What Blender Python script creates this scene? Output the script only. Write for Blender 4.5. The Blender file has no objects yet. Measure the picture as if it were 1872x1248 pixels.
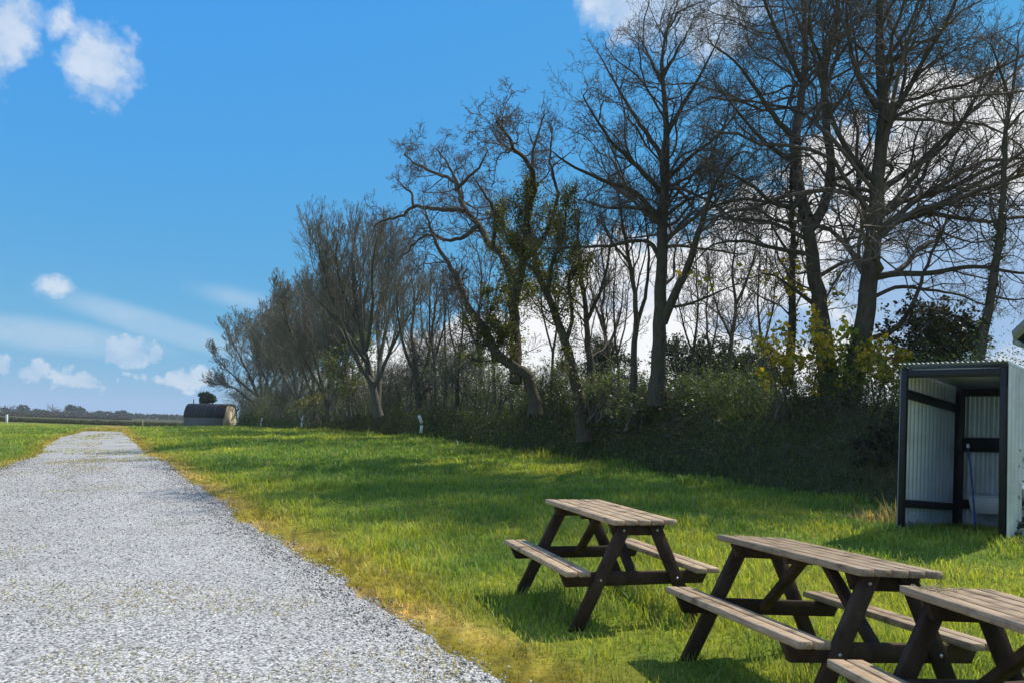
import bpy, math, random
import numpy as np
from mathutils import Matrix, Vector

random.seed(7)
RS = np.random.RandomState(11)
scene = bpy.context.scene
COL = scene.collection

# ------------------------------------------------------------------ camera frame
F_PX, W_PX, H_PX = 1350.0, 1872.0, 1248.0
EYE = np.array([0.0, 0.0, 1.45])
PITCH = math.atan(161 / F_PX)
ROLL = math.radians(2.0)
R0 = np.array([1.0, 0, 0]); FW = np.array([0, math.cos(PITCH), math.sin(PITCH)]); U0 = np.array([0, -math.sin(PITCH), math.cos(PITCH)])
RC = math.cos(ROLL) * R0 + math.sin(ROLL) * U0
UC = -math.sin(ROLL) * R0 + math.cos(ROLL) * U0

def ray(px, py):
    return FW + (px - W_PX / 2) / F_PX * RC - (py - H_PX / 2) / F_PX * UC

def at(px, py, depth):
    """world point seen in the photograph at (px, py), 'depth' metres ahead"""
    return EYE + ray(px, py) * depth

# ------------------------------------------------------------------ noise
def _hash(ix, iy, seed):
    h = (ix.astype(np.int64) * 374761393 + iy.astype(np.int64) * 668265263 + seed * 1442695041) & 0xffffffff
    h = ((h ^ (h >> 13)) * 1274126177) & 0xffffffff
    return ((h ^ (h >> 16)) & 0xffff) / 65535.0

def vnoise(x, y, seed=0):
    x = np.asarray(x, float); y = np.asarray(y, float)
    ix = np.floor(x); iy = np.floor(y); fx = x - ix; fy = y - iy
    fx = fx * fx * (3 - 2 * fx); fy = fy * fy * (3 - 2 * fy)
    a = _hash(ix, iy, seed); b = _hash(ix + 1, iy, seed); c = _hash(ix, iy + 1, seed); d = _hash(ix + 1, iy + 1, seed)
    return (a * (1 - fx) + b * fx) * (1 - fy) + (c * (1 - fx) + d * fx) * fy

def fbm(x, y, seed=0, o=3):
    s = 0; a = .5; t = 0
    for k in range(o):
        s = s + a * vnoise(x * 2 ** k, y * 2 ** k, seed + k * 17); t += a; a *= .5
    return s / t

def sstep(a, b, x):
    t = np.clip((x - a) / (b - a), 0, 1); return t * t * (3 - 2 * t)

# ------------------------------------------------------------------ terrain
HEDGE_PX = [(1640, 926, 12.6), (1400, 890, 14.6), (1200, 861, 17.6), (1000, 836, 22), (800, 802, 32.5), (700, 796, 40), (600, 788, 50), (500, 784, 68), (430, 781, 86)]
HP = [at(*p) for p in HEDGE_PX]
ctrl = [p for p in HP]
d0 = (HP[0] - HP[1])[:2]; d0 /= np.linalg.norm(d0)
ext = [HP[0][:2] + d0 * k for k in (4, 9)]
for e in ext: ctrl.append(np.array([e[0], e[1], .35]))
for p in HP[::2]: ctrl.append(np.array([p[0] + 9, p[1] + 5, p[2]]))
for x in (-6, -2.5, 0, 2.5, 5):
    for y in (-6, 1.5, 5.5): ctrl.append(np.array([x, y, 0.0 + .02 * (y > 5)]))
for q in [(455, 960, 10.4), (270, 830, 28), (0, 860, 17), (75, 830, 27), (182, 786, 60), (230, 790, 58), (0, 772, 110), (330, 779, 110), (375, 784, 86), (1645, 962, 9.7), (1830, 973, 8.8), (1746, 972, 10.7)]:
    ctrl.append(at(*q))
ctrl = np.array(ctrl)
def _phi(r): return np.where(r > 1e-6, r * r * np.log(np.maximum(r, 1e-6)), 0)
_sc = 20.0
def _solve():
    P = ctrl[:, :2] / _sc; n = len(P)
    K = _phi(np.linalg.norm(P[:, None] - P[None], axis=2)) + np.eye(n) * .02
    Q = np.hstack([np.ones((n, 1)), P])
    A = np.block([[K, Q], [Q.T, np.zeros((3, 3))]])
    return np.linalg.solve(A, np.concatenate([ctrl[:, 2], np.zeros(3)]))
_w = _solve()
def ground(x, y):
    x = np.atleast_1d(np.asarray(x, float)); y = np.atleast_1d(np.asarray(y, float))
    out = np.zeros(x.size); xf = x.ravel(); yf = y.ravel()
    P = ctrl[:, :2] / _sc
    for s in range(0, x.size, 60000):
        q = np.stack([xf[s:s + 60000], yf[s:s + 60000]], 1) / _sc
        r = np.linalg.norm(q[:, None] - P[None], axis=2)
        out[s:s + 60000] = _phi(r) @ _w[:len(P)] + _w[len(P)] + q @ _w[len(P) + 1:]
    r = np.hypot(xf, yf)
    far = .0 + .3 * sstep(140, 420, r) + 1.6 * (fbm(xf / 160, yf / 160, 5, 2) - .5) * sstep(200, 500, r)
    w = np.maximum(sstep(95, 150, r), sstep(16, 40, -yf))
    w = np.maximum(w, sstep(14, 40, (xf - 6) * .86 + (yf - 12.6) * .5))
    out = np.clip(out, -1.2, 2.2) * (1 - w) + far * w
    return out.reshape(x.shape)
def g1(x, y): return float(ground(x, y)[0])
def on_ground(px, py, d0=2, d1=140):
    ds = np.geomspace(d0, d1, 700); r = ray(px, py)
    P = EYE + ds[:, None] * r
    k = np.nonzero(P[:, 2] < ground(P[:, 0], P[:, 1]))[0]
    return P[k[0]] if len(k) else P[-1]

# ------------------------------------------------------------------ mesh helpers
def tag(o, label=None, cat=None, group=None, kind=None):
    if label: o['label'] = label
    if cat: o['category'] = cat
    if group: o['group'] = group
    if kind: o['kind'] = kind
    return o

def empty(name, loc=(0, 0, 0), **k):
    o = bpy.data.objects.new(name, None); COL.objects.link(o); o.location = loc; o.empty_display_size = .2
    return tag(o, **k)

def link(name, me, mat, parent=None):
    o = bpy.data.objects.new(name, me); COL.objects.link(o)
    if mat: me.materials.append(mat)
    if parent: o.parent = parent; o.matrix_parent_inverse = Matrix.Translation(-parent.location)
    return o

def np_mesh(name, V, quads=None, tris=None, smooth=False, color=None):
    me = bpy.data.meshes.new(name)
    V = np.ascontiguousarray(V, np.float32)
    nq = 0 if quads is None else len(quads); nt = 0 if tris is None else len(tris)
    me.vertices.add(len(V)); me.vertices.foreach_set('co', V.ravel())
    loops = []
    if nq: loops.append(np.asarray(quads, np.int32).ravel())
    if nt: loops.append(np.asarray(tris, np.int32).ravel())
    L = np.concatenate(loops)
    me.loops.add(len(L)); me.loops.foreach_set('vertex_index', L)
    me.polygons.add(nq + nt)
    st = np.concatenate([np.arange(nq) * 4, nq * 4 + np.arange(nt) * 3]).astype(np.int32)
    me.polygons.foreach_set('loop_start', st)
    me.update(calc_edges=True)
    if smooth: me.polygons.foreach_set('use_smooth', np.ones(nq + nt, bool))
    if color is not None:
        a = me.attributes.new('col', 'FLOAT_COLOR', 'POINT')
        c = np.ones((len(V), 4), np.float32); c[:, :3] = color; a.data.foreach_set('color', c.ravel())
    return me

class MB:
    """collects shapes into one mesh"""
    def __init__(s): s.v = []; s.q = []; s.t = []; s.n = 0
    def add(s, V, quads=None, tris=None):
        V = np.asarray(V, float); s.v.append(V)
        if quads is not None and len(quads): s.q.append(np.asarray(quads) + s.n)
        if tris is not None and len(tris): s.t.append(np.asarray(tris) + s.n)
        s.n += len(V); return s
    def hexa(s, c8):
        """8 corners: bottom ring 0-3, top ring 4-7"""
        return s.add(c8, [(0, 3, 2, 1), (4, 5, 6, 7), (0, 1, 5, 4), (1, 2, 6, 5), (2, 3, 7, 6), (3, 0, 4, 7)])
    def box(s, x0, x1, y0, y1, z0, z1):
        return s.hexa([(x0, y0, z0), (x1, y0, z0), (x1, y1, z0), (x0, y1, z0), (x0, y0, z1), (x1, y0, z1), (x1, y1, z1), (x0, y1, z1)])
    def beam(s, a, b, w, h, up=(0, 0, 1)):
        a = np.asarray(a, float); b = np.asarray(b, float); d = b - a; d /= np.linalg.norm(d)
        u = np.asarray(up, float); r = np.cross(d, u); r /= np.linalg.norm(r); u = np.cross(r, d)
        c = []
        for p in (a, b):
            c.append([p - r * w / 2 - u * h / 2, p + r * w / 2 - u * h / 2, p + r * w / 2 + u * h / 2, p - r * w / 2 + u * h / 2])
        return s.hexa(c[0] + c[1])
    def prism(s, poly, ax, t0, t1):
        """extrude 2D polygon (list of (p,q)) along axis ax between t0,t1; p,q fill the other axes in order"""
        n = len(poly); o = [i for i in range(3) if i != ax]
        V = np.zeros((2 * n, 3))
        for k, t in enumerate((t0, t1)):
            V[k * n:(k + 1) * n, o[0]] = [p[0] for p in poly]; V[k * n:(k + 1) * n, o[1]] = [p[1] for p in poly]; V[k * n:(k + 1) * n, ax] = t
        c0 = V[:n].mean(0); c1 = V[n:].mean(0); V = np.vstack([V, c0, c1])
        q = [(i, (i + 1) % n, n + (i + 1) % n, n + i) for i in range(n)]
        t = [(2 * n, (i + 1) % n, i) for i in range(n)] + [(2 * n + 1, n + i, n + (i + 1) % n) for i in range(n)]
        return s.add(V, q, t)
    def tube(s, pts, rad, sides=8):
        V, Q = tubes(np.asarray(pts, float)[None], np.asarray(rad, float)[None] if np.ndim(rad) else np.full((1, len(pts)), rad), sides)
        n = len(V); V = np.vstack([V, pts[0], pts[-1]])
        T = [(n, (i + 1) % sides, i) for i in range(sides)] + [(n + 1, n - sides + i, n - sides + (i + 1) % sides) for i in range(sides)]
        return s.add(V, Q, T)
    def build(s, name, mat, parent=None, smooth=False, bevel=0, fix=True):
        me = np_mesh(name, np.vstack(s.v), np.vstack(s.q) if s.q else None, np.vstack(s.t) if s.t else None, smooth)
        if fix:
            import bmesh
            bm = bmesh.new(); bm.from_mesh(me)
            bmesh.ops.recalc_face_normals(bm, faces=bm.faces)
            if bevel: bmesh.ops.bevel(bm, geom=[e for e in bm.edges if len(e.link_faces) == 2 and e.calc_face_angle() > .5], offset=bevel, segments=1, affect='EDGES')
            bm.to_mesh(me); bm.free()
        return link(name, me, mat, parent)

def tubes(P, R, sides):
    """P (B,n,3), R (B,n) -> verts, quads"""
    B, n, _ = P.shape
    T = np.gradient(P, axis=1); T /= np.linalg.norm(T, axis=2, keepdims=True) + 1e-9
    ref = np.where(np.abs(T[:, :1, 2:3]) > .8, np.array([1., 0.03, 0]), np.array([0, 0.02, 1.]))
    N = np.cross(T, np.broadcast_to(ref, T.shape)); N /= np.linalg.norm(N, axis=2, keepdims=True) + 1e-9
    Bn = np.cross(T, N)
    a = np.arange(sides) * 2 * np.pi / sides
    V = P[:, :, None] + R[:, :, None, None] * (np.cos(a)[:, None] * N[:, :, None] + np.sin(a)[:, None] * Bn[:, :, None])
    idx = np.arange(B * n * sides).reshape(B, n, sides)
    i0 = idx[:, :-1]; i1 = idx[:, 1:]
    Q = np.stack([i0, np.roll(i0, -1, 2), np.roll(i1, -1, 2), i1], -1).reshape(-1, 4)
    return V.reshape(-1, 3), Q

# ------------------------------------------------------------------ materials
def new_mat(name):
    m = bpy.data.materials.new(name); m.use_nodes = True; nt = m.node_tree
    for n in list(nt.nodes): nt.nodes.remove(n)
    out = nt.nodes.new('ShaderNodeOutputMaterial')
    return m, nt, out
def N(nt, t, **k):
    n = nt.nodes.new(t)
    for a, b in k.items():
        if a in n.inputs: n.inputs[a].default_value = b
        else: setattr(n, a, b)
    return n
def ramp(nt, fac, stops):
    r = nt.nodes.new('ShaderNodeValToRGB'); e = r.color_ramp.elements
    while len(e) < len(stops): e.new(.5)
    for i, (p, c) in enumerate(stops):
        e[i].position = p; e[i].color = (*c, 1) if len(c) == 3 else c
    nt.links.new(fac, r.inputs[0]); return r.outputs[0]

def simple_mat(name, c0, c1, scale=8, rough=.7, stretch=(1, 1, 1), bump=.0, spec=.3, metal=0, detail=6, dirt=None):
    m, nt, out = new_mat(name); L = nt.links.new
    tc = N(nt, 'ShaderNodeTexCoord'); mp = N(nt, 'ShaderNodeMapping'); mp.inputs['Scale'].default_value = stretch
    L(tc.outputs['Object'], mp.inputs[0])
    nz = N(nt, 'ShaderNodeTexNoise', Scale=scale, Detail=detail, Roughness=.65); L(mp.outputs[0], nz.inputs['Vector'])
    col = ramp(nt, nz.outputs[0], [(.3, c0), (.7, c1)])
    if dirt:
        n2 = N(nt, 'ShaderNodeTexNoise', Scale=dirt[1], Detail=5); L(tc.outputs['Object'], n2.inputs['Vector'])
        f = ramp(nt, n2.outputs[0], [(.5, (0, 0, 0)), (.75, (1, 1, 1))])
        mx = N(nt, 'ShaderNodeMix', data_type='RGBA'); L(f, mx.inputs[0]); L(col, mx.inputs[6]); mx.inputs[7].default_value = (*dirt[0], 1); col = mx.outputs[2]
    b = N(nt, 'ShaderNodeBsdfPrincipled', Roughness=rough, Metallic=metal); b.inputs['Specular IOR Level'].default_value = spec
    L(col, b.inputs['Base Color'])
    if bump:
        bp = N(nt, 'ShaderNodeBump', Strength=bump, Distance=.02); L(nz.outputs[0], bp.inputs['Height']); L(bp.outputs[0], b.inputs['Normal'])
    L(b.outputs[0], out.inputs[0]); return m

def leaf_mat(name, trans=.5, rough=.5, spec=.3, tint=(1.25, 1.2, .6)):
    """colour comes from each leaf's or blade's own 'col' attribute; light passes through"""
    m, nt, out = new_mat(name); L = nt.links.new
    at_ = N(nt, 'ShaderNodeAttribute', attribute_name='col')
    p = N(nt, 'ShaderNodeBsdfPrincipled', Roughness=rough); p.inputs['Specular IOR Level'].default_value = spec
    L(at_.outputs['Color'], p.inputs['Base Color'])
    t = N(nt, 'ShaderNodeBsdfTranslucent')
    mu = N(nt, 'ShaderNodeMix', data_type='RGBA', blend_type='MULTIPLY'); mu.inputs[0].default_value = 1
    L(at_.outputs['Color'], mu.inputs[6]); mu.inputs[7].default_value = (*tint, 1); L(mu.outputs[2], t.inputs[0])
    mx = N(nt, 'ShaderNodeMixShader'); mx.inputs[0].default_value = trans
    L(p.outputs[0], mx.inputs[1]); L(t.outputs[0], mx.inputs[2]); L(mx.outputs[0], out.inputs[0]); return m

def attr_mat(name, rough=.8, spec=.3):
    m, nt, out = new_mat(name); L = nt.links.new
    a = N(nt, 'ShaderNodeAttribute', attribute_name='col')
    p = N(nt, 'ShaderNodeBsdfPrincipled', Roughness=rough); p.inputs['Specular IOR Level'].default_value = spec
    L(a.outputs['Color'], p.inputs['Base Color']); L(p.outputs[0], out.inputs[0]); return m

M = {}
M['frame'] = simple_mat('stained_timber', (.024, .014, .009), (.068, .042, .027), 9, .65, (1, 1, 1), .25, .15)
M['slat'] = simple_mat('sunlit_slat', (.28, .188, .108), (.54, .395, .252), 7, .55, (14, 1, 14), .35, .25, dirt=((.10, .066, .042), 9))  # sun sheen on the dark-stained boards put into a paler base colour
def vary(m, lo, hi):
    nt = m.node_tree; b = next(n for n in nt.nodes if n.type == 'BSDF_PRINCIPLED'); l = b.inputs['Base Color'].links[0]; src = l.from_socket
    oi = N(nt, 'ShaderNodeObjectInfo'); mr = N(nt, 'ShaderNodeMapRange'); mr.inputs[3].default_value = lo; mr.inputs[4].default_value = hi; nt.links.new(oi.outputs['Random'], mr.inputs[0])
    hs = N(nt, 'ShaderNodeHueSaturation'); nt.links.new(mr.outputs[0], hs.inputs['Value']); nt.links.new(src, hs.inputs['Color']); nt.links.new(hs.outputs[0], b.inputs['Base Color'])
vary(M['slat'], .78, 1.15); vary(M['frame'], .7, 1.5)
M['bolt'] = simple_mat('zinc_bolt', (.45, .45, .45), (.6, .6, .6), 30, .35, metal=1)
M['black'] = simple_mat('black_painted_timber', (.008, .009, .012), (.02, .02, .024), 12, .5, (1, 1, 1), .2, .4)
M['tin'] = simple_mat('white_painted_tin', (.62, .69, .79), (.74, .81, .90), 5, .34, (1, 1, 1), .05, .5, metal=.30, dirt=((.52, .56, .60), 2.2))
M['ceil'] = simple_mat('grey_ceiling_board', (.56, .58, .60), (.66, .68, .70), 4, .7)
M['white'] = simple_mat('white_plastic', (.66, .70, .74), (.76, .79, .82), 6, .4, spec=.5)
M['blue'] = simple_mat('blue_handle', (.02, .07, .30), (.03, .10, .38), 10, .4, spec=.5)
M['bark'] = simple_mat('bark', (.055, .045, .034), (.13, .105, .08), 14, .9, (1, 1, .35), .9, .15, dirt=((.085, .09, .05), 3))
M['twig'] = simple_mat('twig_bark', (.085, .068, .054), (.165, .13, .10), 6, .8, spec=.2)
M['palebark'] = simple_mat('pale_bark', (.08, .075, .06), (.15, .14, .115), 10, .9, (1, 1, .35), .5, .15)  # haze and glare on the distant trees put into a paler bark colour
M['paletwig'] = simple_mat('pale_twig_bark', (.15, .14, .105), (.23, .21, .165), 6, .8, spec=.2)  # twigs to match, distant haze and glare lightened into the colour
M['shrubtwig'] = simple_mat('shrub_twig_bark', (.095, .085, .068), (.20, .18, .145), 6, .8, spec=.2)
M['leaf'] = leaf_mat('leaf', .45, .4, .45)
M['grass'] = leaf_mat('grass_blade', .5, .45, .35, (1.3, 1.3, .65))
M['stone'] = attr_mat('limestone_chipping', .85, .25)
M['shingle'] = simple_mat('pod_dark_roof', (.010, .010, .014), (.022, .022, .028), 6, .6, spec=.3)
M['podwall'] = simple_mat('pod_grey_boards', (.11, .105, .105), (.17, .16, .155), 3, .8, (1, 1, 12))
M['podend'] = simple_mat('pod_pale_boards', (.42, .36, .24), (.60, .52, .36), 3, .7, (1, 8, 1))
M['render'] = simple_mat('white_render', (.62, .62, .60), (.72, .72, .70), 3, .8)
M['slate'] = simple_mat('slate_roof', (.05, .055, .065), (.09, .095, .105), 6, .7)

def ground_mat():
    m, nt, out = new_mat('field_turf'); L = nt.links.new
    tc = N(nt, 'ShaderNodeTexCoord')
    a = N(nt, 'ShaderNodeTexNoise', Scale=.45, Detail=5, Roughness=.6); L(tc.outputs['Object'], a.inputs['Vector'])
    b = N(nt, 'ShaderNodeTexNoise', Scale=9, Detail=6, Roughness=.7); L(tc.outputs['Object'], b.inputs['Vector'])
    at_ = N(nt, 'ShaderNodeAttribute', attribute_name='col')
    c2 = ramp(nt, b.outputs[0], [(.3, (.55, .6, .5)), (.7, (1.35, 1.3, 1.2))])
    c1 = ramp(nt, a.outputs[0], [(.35, (.85, .95, .85)), (.65, (1.15, 1.05, 1))])
    m1 = N(nt, 'ShaderNodeMix', data_type='RGBA', blend_type='MULTIPLY'); m1.inputs[0].default_value = 1; L(at_.outputs['Color'], m1.inputs[6]); L(c2, m1.inputs[7])
    m2 = N(nt, 'ShaderNodeMix', data_type='RGBA', blend_type='MULTIPLY'); m2.inputs[0].default_value = 1; L(m1.outputs[2], m2.inputs[6]); L(c1, m2.inputs[7])
    p = N(nt, 'ShaderNodeBsdfPrincipled', Roughness=.95); p.inputs['Specular IOR Level'].default_value = .1
    L(m2.outputs[2], p.inputs['Base Color'])
    bp = N(nt, 'ShaderNodeBump', Strength=.6, Distance=.05); L(b.outputs[0], bp.inputs['Height']); L(bp.outputs[0], p.inputs['Normal'])
    L(p.outputs[0], out.inputs[0]); return m
M['turf'] = ground_mat()

def gravel_mat():
    m, nt, out = new_mat('gravel_bed'); L = nt.links.new
    tc = N(nt, 'ShaderNodeTexCoord')
    v = N(nt, 'ShaderNodeTexVoronoi', Scale=52); L(tc.outputs['Object'], v.inputs['Vector'])
    n = N(nt, 'ShaderNodeTexNoise', Scale=.8, Detail=6, Roughness=.65); L(tc.outputs['Object'], n.inputs['Vector'])
    sx = N(nt, 'ShaderNodeSeparateColor'); L(v.outputs['Color'], sx.inputs[0])
    c = ramp(nt, sx.outputs[0], [(0, (.32, .31, .29)), (.5, (.54, .52, .485)), (1, (.72, .695, .65))])
    d = ramp(nt, v.outputs['Distance'], [(.35, (1, 1, 1)), (.85, (.25, .25, .25))])
    w = ramp(nt, n.outputs[0], [(.3, (.8, .8, .79)), (.62, (1, 1, 1))])
    m1 = N(nt, 'ShaderNodeMix', data_type='RGBA', blend_type='MULTIPLY'); m1.inputs[0].default_value = 1; L(c, m1.inputs[6]); L(d, m1.inputs[7])
    m2 = N(nt, 'ShaderNodeMix', data_type='RGBA', blend_type='MULTIPLY'); m2.inputs[0].default_value = 1; L(m1.outputs[2], m2.inputs[6]); L(w, m2.inputs[7])
    n3 = N(nt, 'ShaderNodeTexNoise', Scale=.35, Detail=7, Roughness=.7); L(tc.outputs['Object'], n3.inputs['Vector'])
    f3 = ramp(nt, n3.outputs[0], [(.62, (0, 0, 0)), (.70, (1, 1, 1))])
    m3 = N(nt, 'ShaderNodeMix', data_type='RGBA'); L(f3, m3.inputs[0]); L(m2.outputs[2], m3.inputs[6]); m3.inputs[7].default_value = (.17, .18, .10, 1)
    p = N(nt, 'ShaderNodeBsdfPrincipled', Roughness=.9); p.inputs['Specular IOR Level'].default_value = .2
    L(m3.outputs[2], p.inputs['Base Color'])
    bp = N(nt, 'ShaderNodeBump', Strength=.5, Distance=.008, invert=True); L(v.outputs['Distance'], bp.inputs['Height']); L(bp.outputs[0], p.inputs['Normal'])
    L(p.outputs[0], out.inputs[0]); return m
M['gravel'] = gravel_mat()

# ------------------------------------------------------------------ road outline
def resample(P, n):
    P = np.asarray(P, float); s = np.concatenate([[0], np.cumsum(np.linalg.norm(np.diff(P, axis=0), axis=1))])
    t = np.linspace(0, s[-1], n)
    return np.stack([np.interp(t, s, P[:, k]) for k in range(P.shape[1])], 1)
_re = [(930, 1248), (810, 1170), (700, 1108), (590, 1040), (500, 985), (455, 960), (385, 905), (330, 868), (270, 830), (243, 808), (232, 797), (224, 789)]
RE = np.array([on_ground(*p)[:2] for p in _re])
dR = RE[0] - RE[3]; dR /= np.linalg.norm(dR)
RE = np.vstack([RE[0] + dR * 9, RE])
_le = [(0, 858), (70, 832), (88, 812), (118, 797), (150, 788)]
LE = np.array([on_ground(*p)[:2] for p in _le])
LE = np.vstack([RE[0] + np.array([-5.2, -2.6]), on_ground(455, 960)[:2] + np.array([-5.0, -2.0]), LE])
RE = resample(RE, 900); LE = resample(LE, 900)
_dist = lambda P, Q: None
def road_u(x, y):
    """signed distance to the right edge (positive on the field side) and to the left edge (positive off the road)"""
    q = np.stack([np.ravel(x), np.ravel(y)], 1); o = []
    for E_, sg in ((RE, 1), (LE, -1)):
        res = np.empty(len(q)); Es = E_[::6]; T = np.gradient(Es, axis=0); T /= np.linalg.norm(T, axis=1, keepdims=True)
        for s in range(0, len(q), 50000):
            d = q[s:s + 50000, None] - Es[None]; k = np.argmin((d ** 2).sum(2), 1); dd = d[np.arange(len(k)), k]
            t = T[k]; res[s:s + 50000] = sg * (dd[:, 0] * t[:, 1] - dd[:, 1] * t[:, 0])
        o.append(res)
    return o
def edge_wobble(x, y): return .16 * (fbm(x * 1.1, y * 1.1, 3, 3) - .5) * 2 + .05 * (vnoise(x * 9, y * 9, 8) - .5) * 2
YEND = RE[-1][1]

# hedge line
HL = np.array([p[:2] for p in HP]); HL = np.vstack([ext[1], ext[0], HL]); 
HL = resample(HL, 400)
HT = np.gradient(HL, axis=0); HT /= np.linalg.norm(HT, axis=1, keepdims=True)
HN = np.stack([HT[:, 1], -HT[:, 0]], 1)          # away from the field
def hedge_d(x, y):
    q = np.stack([np.ravel(x), np.ravel(y)], 1); res = np.empty(len(q)); k_ = np.empty(len(q), int)
    for s in range(0, len(q), 50000):
        d = q[s:s + 50000, None] - HL[None]; k = np.argmin((d ** 2).sum(2), 1); dd = d[np.arange(len(k)), k]
        res[s:s + 50000] = (dd * HN[k]).sum(1); k_[s:s + 50000] = k
    return res, k_

# colour of the turf at a place (patches of lush, thin, yellowed and scorched grass)
def turf_color(x, y, ur):
    n1 = fbm(x * .5, y * .5, 21, 3); n2 = fbm(x * 1.7, y * 1.7, 31, 3); n3 = fbm(x * .16, y * .16, 41, 2)
    lush = np.array([.205, .295, .048]); yel = np.array([.410, .430, .060]); verge = np.array([.440, .350, .060]); straw = np.array([.66, .44, .16])
    k = sstep(.40, .66, n1 * .6 + n2 * .4 + (n3 - .5) * .5)[:, None]
    c = lush * (1 - k) + yel * k
    wv = (1 - sstep(.15, 1.0, ur + (n2 - .5) * .9))[:, None]
    s = (sstep(.45, .66, n2) * (1 - sstep(.2, .8, ur)))[:, None]
    v = verge * (1 - s) + straw * s
    v = v * (.45 + 1.0 * vnoise(x * 8, y * 8, 55) * (.5 + vnoise(x * 23, y * 23, 56)))[:, None]
    return c * (1 - wv) + v * wv, k[:, 0], wv[:, 0]

# ------------------------------------------------------------------ ground sheet
rr = np.geomspace(.35, 900, 180); aa = np.radians(np.concatenate([np.linspace(-46, 46, 231), np.linspace(46, 314, 120)[1:-1]]))
na = len(aa)
GX = (rr[:, None] * np.sin(aa)).ravel(); GY = (rr[:, None] * np.cos(aa)).ravel()
ur, ul = road_u(GX, GY)
GZ = ground(GX, GY) - .04 * sstep(-.05, .35, -np.maximum(ur, ul)) * (GY < YEND) * (GY > -12) + .05 * (fbm(GX * .9, GY * .9, 77, 2) - .5) * sstep(.1, 1.2, np.maximum(ur, ul))
gc, _, _ = turf_color(GX, GY, np.where(ur > 0, ur, np.maximum(ul, 0)))
rg = np.hypot(GX, GY); fw = sstep(115, 180, rg)[:, None]
fieldn = vnoise(GX / 90, GY / 40, 9)[:, None]
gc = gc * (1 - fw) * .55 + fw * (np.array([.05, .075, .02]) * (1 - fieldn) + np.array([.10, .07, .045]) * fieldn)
i = np.arange(len(rr) * na).reshape(len(rr), na); j = np.roll(i, -1, 1)
gq = np.stack([i[:-1], i[1:], j[1:], j[:-1]], -1).reshape(-1, 4)
cen = len(GX); GV = np.vstack([np.stack([GX, GY, GZ], 1), [[0, 0, g1(0, 0)]]])
gt = np.stack([np.full(na, cen), i[0], j[0]], 1)
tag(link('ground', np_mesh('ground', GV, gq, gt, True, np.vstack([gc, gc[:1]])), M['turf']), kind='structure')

# ------------------------------------------------------------------ gravel path
nr = 900; ncol = 26
tt = np.linspace(0, 1, ncol)
er = RE.copy(); el = LE.copy()
wob = edge_wobble(er[:, 0], er[:, 1]); er[:, 0] += wob
el[:, 0] -= edge_wobble(el[:, 0], el[:, 1]) * 2.2
RX = el[:, None, 0] * (1 - tt) + er[:, None, 0] * tt; RY = el[:, None, 1] * (1 - tt) + er[:, None, 1] * tt
crown = .024 - .03 * np.abs(tt * 2 - 1) ** 14
RZ = ground(RX.ravel(), RY.ravel()).reshape(RX.shape) + crown
i = np.arange(nr * ncol).reshape(nr, ncol)
pq = np.stack([i[:-1, :-1], i[:-1, 1:], i[1:, 1:], i[1:, :-1]], -1).reshape(-1, 4)
tag(link('gravel_path', np_mesh('gravel_path', np.stack([RX, RY, RZ], -1).reshape(-1, 3), pq, None, True), M['gravel']), kind='structure')

def inview(x, y, m=.08):
    return np.abs(x / np.maximum(y, .1)) < (.693 + m) * 1.03

# loose stones
def stones(n):
    d = RS.rand(n) ** .62 * 22 + 2.6; x = (RS.rand(n) * 2 - 1) * .80 * d; y = d
    ur, ul = road_u(x, y); ee = np.maximum(ur - edge_wobble(x, y), ul)
    keep = ((ee < .01) & (RS.rand(n) > sstep(10, 24, d))) | ((ee < .5) & (RS.rand(n) < np.exp(-np.maximum(ee, 0) / .05) * .35))
    x, y = x[keep], y[keep]; n = len(x)
    s = (.0055 + .0075 * RS.rand(n) ** 2) * (1 + .035 * np.maximum(y - 4, 0))
    z = ground(x, y) + .018
    base = np.array([[1, 0, 0], [-1, 0, 0], [0, 1, 0], [0, -1, 0], [0, 0, 1], [0, 0, -1.]])
    V = base[None] * (1 + .5 * (RS.rand(n, 6, 1) - .5)) + .35 * (RS.rand(n, 6, 3) - .5)
    V *= s[:, None, None] * np.array([1.2, 1, .8])
    a = RS.rand(n) * 6.28; b = (RS.rand(n) - .5) * 1.6
    ca, sa, cb, sb = np.cos(a), np.sin(a), np.cos(b), np.sin(b)
    X, Y, Z = V[..., 0], V[..., 1], V[..., 2]
    X, Z = X * cb[:, None] + Z * sb[:, None], -X * sb[:, None] + Z * cb[:, None]
    X, Y = X * ca[:, None] - Y * sa[:, None], X * sa[:, None] + Y * ca[:, None]
    P = np.stack([X + x[:, None], Y + y[:, None], Z + (z + s * .35)[:, None]], -1).reshape(-1, 3)
    f = np.array([[0, 2, 4], [2, 1, 4], [1, 3, 4], [3, 0, 4], [2, 0, 5], [1, 2, 5], [3, 1, 5], [0, 3, 5]])
    T = (f[None] + (np.arange(n) * 6)[:, None, None]).reshape(-1, 3)
    g = .11 + .55 * RS.rand(n); u_, l_ = road_u(x, y); tm = u_ / np.minimum(u_ + l_, -.5)
    g *= (.78 + .34 * fbm(x * .9, y * .5, 131, 3)) * (1 - .16 * np.exp(-((tm - .5) / .09) ** 2) + .10 * np.exp(-((tm - .27) / .07) ** 2) + .10 * np.exp(-((tm - .73) / .07) ** 2))
    c = g[:, None] * np.array([1.05, 1., .93]) * (1 + .06 * (RS.rand(n, 3) - .5))
    return np_mesh('gravel_stones', P, None, T, False, np.repeat(c, 6, 0))
tag(link('gravel_stones', stones(330000), M['stone']), label='loose grey limestone chippings spread over the gravel track', cat='gravel', kind='stuff')

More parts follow.
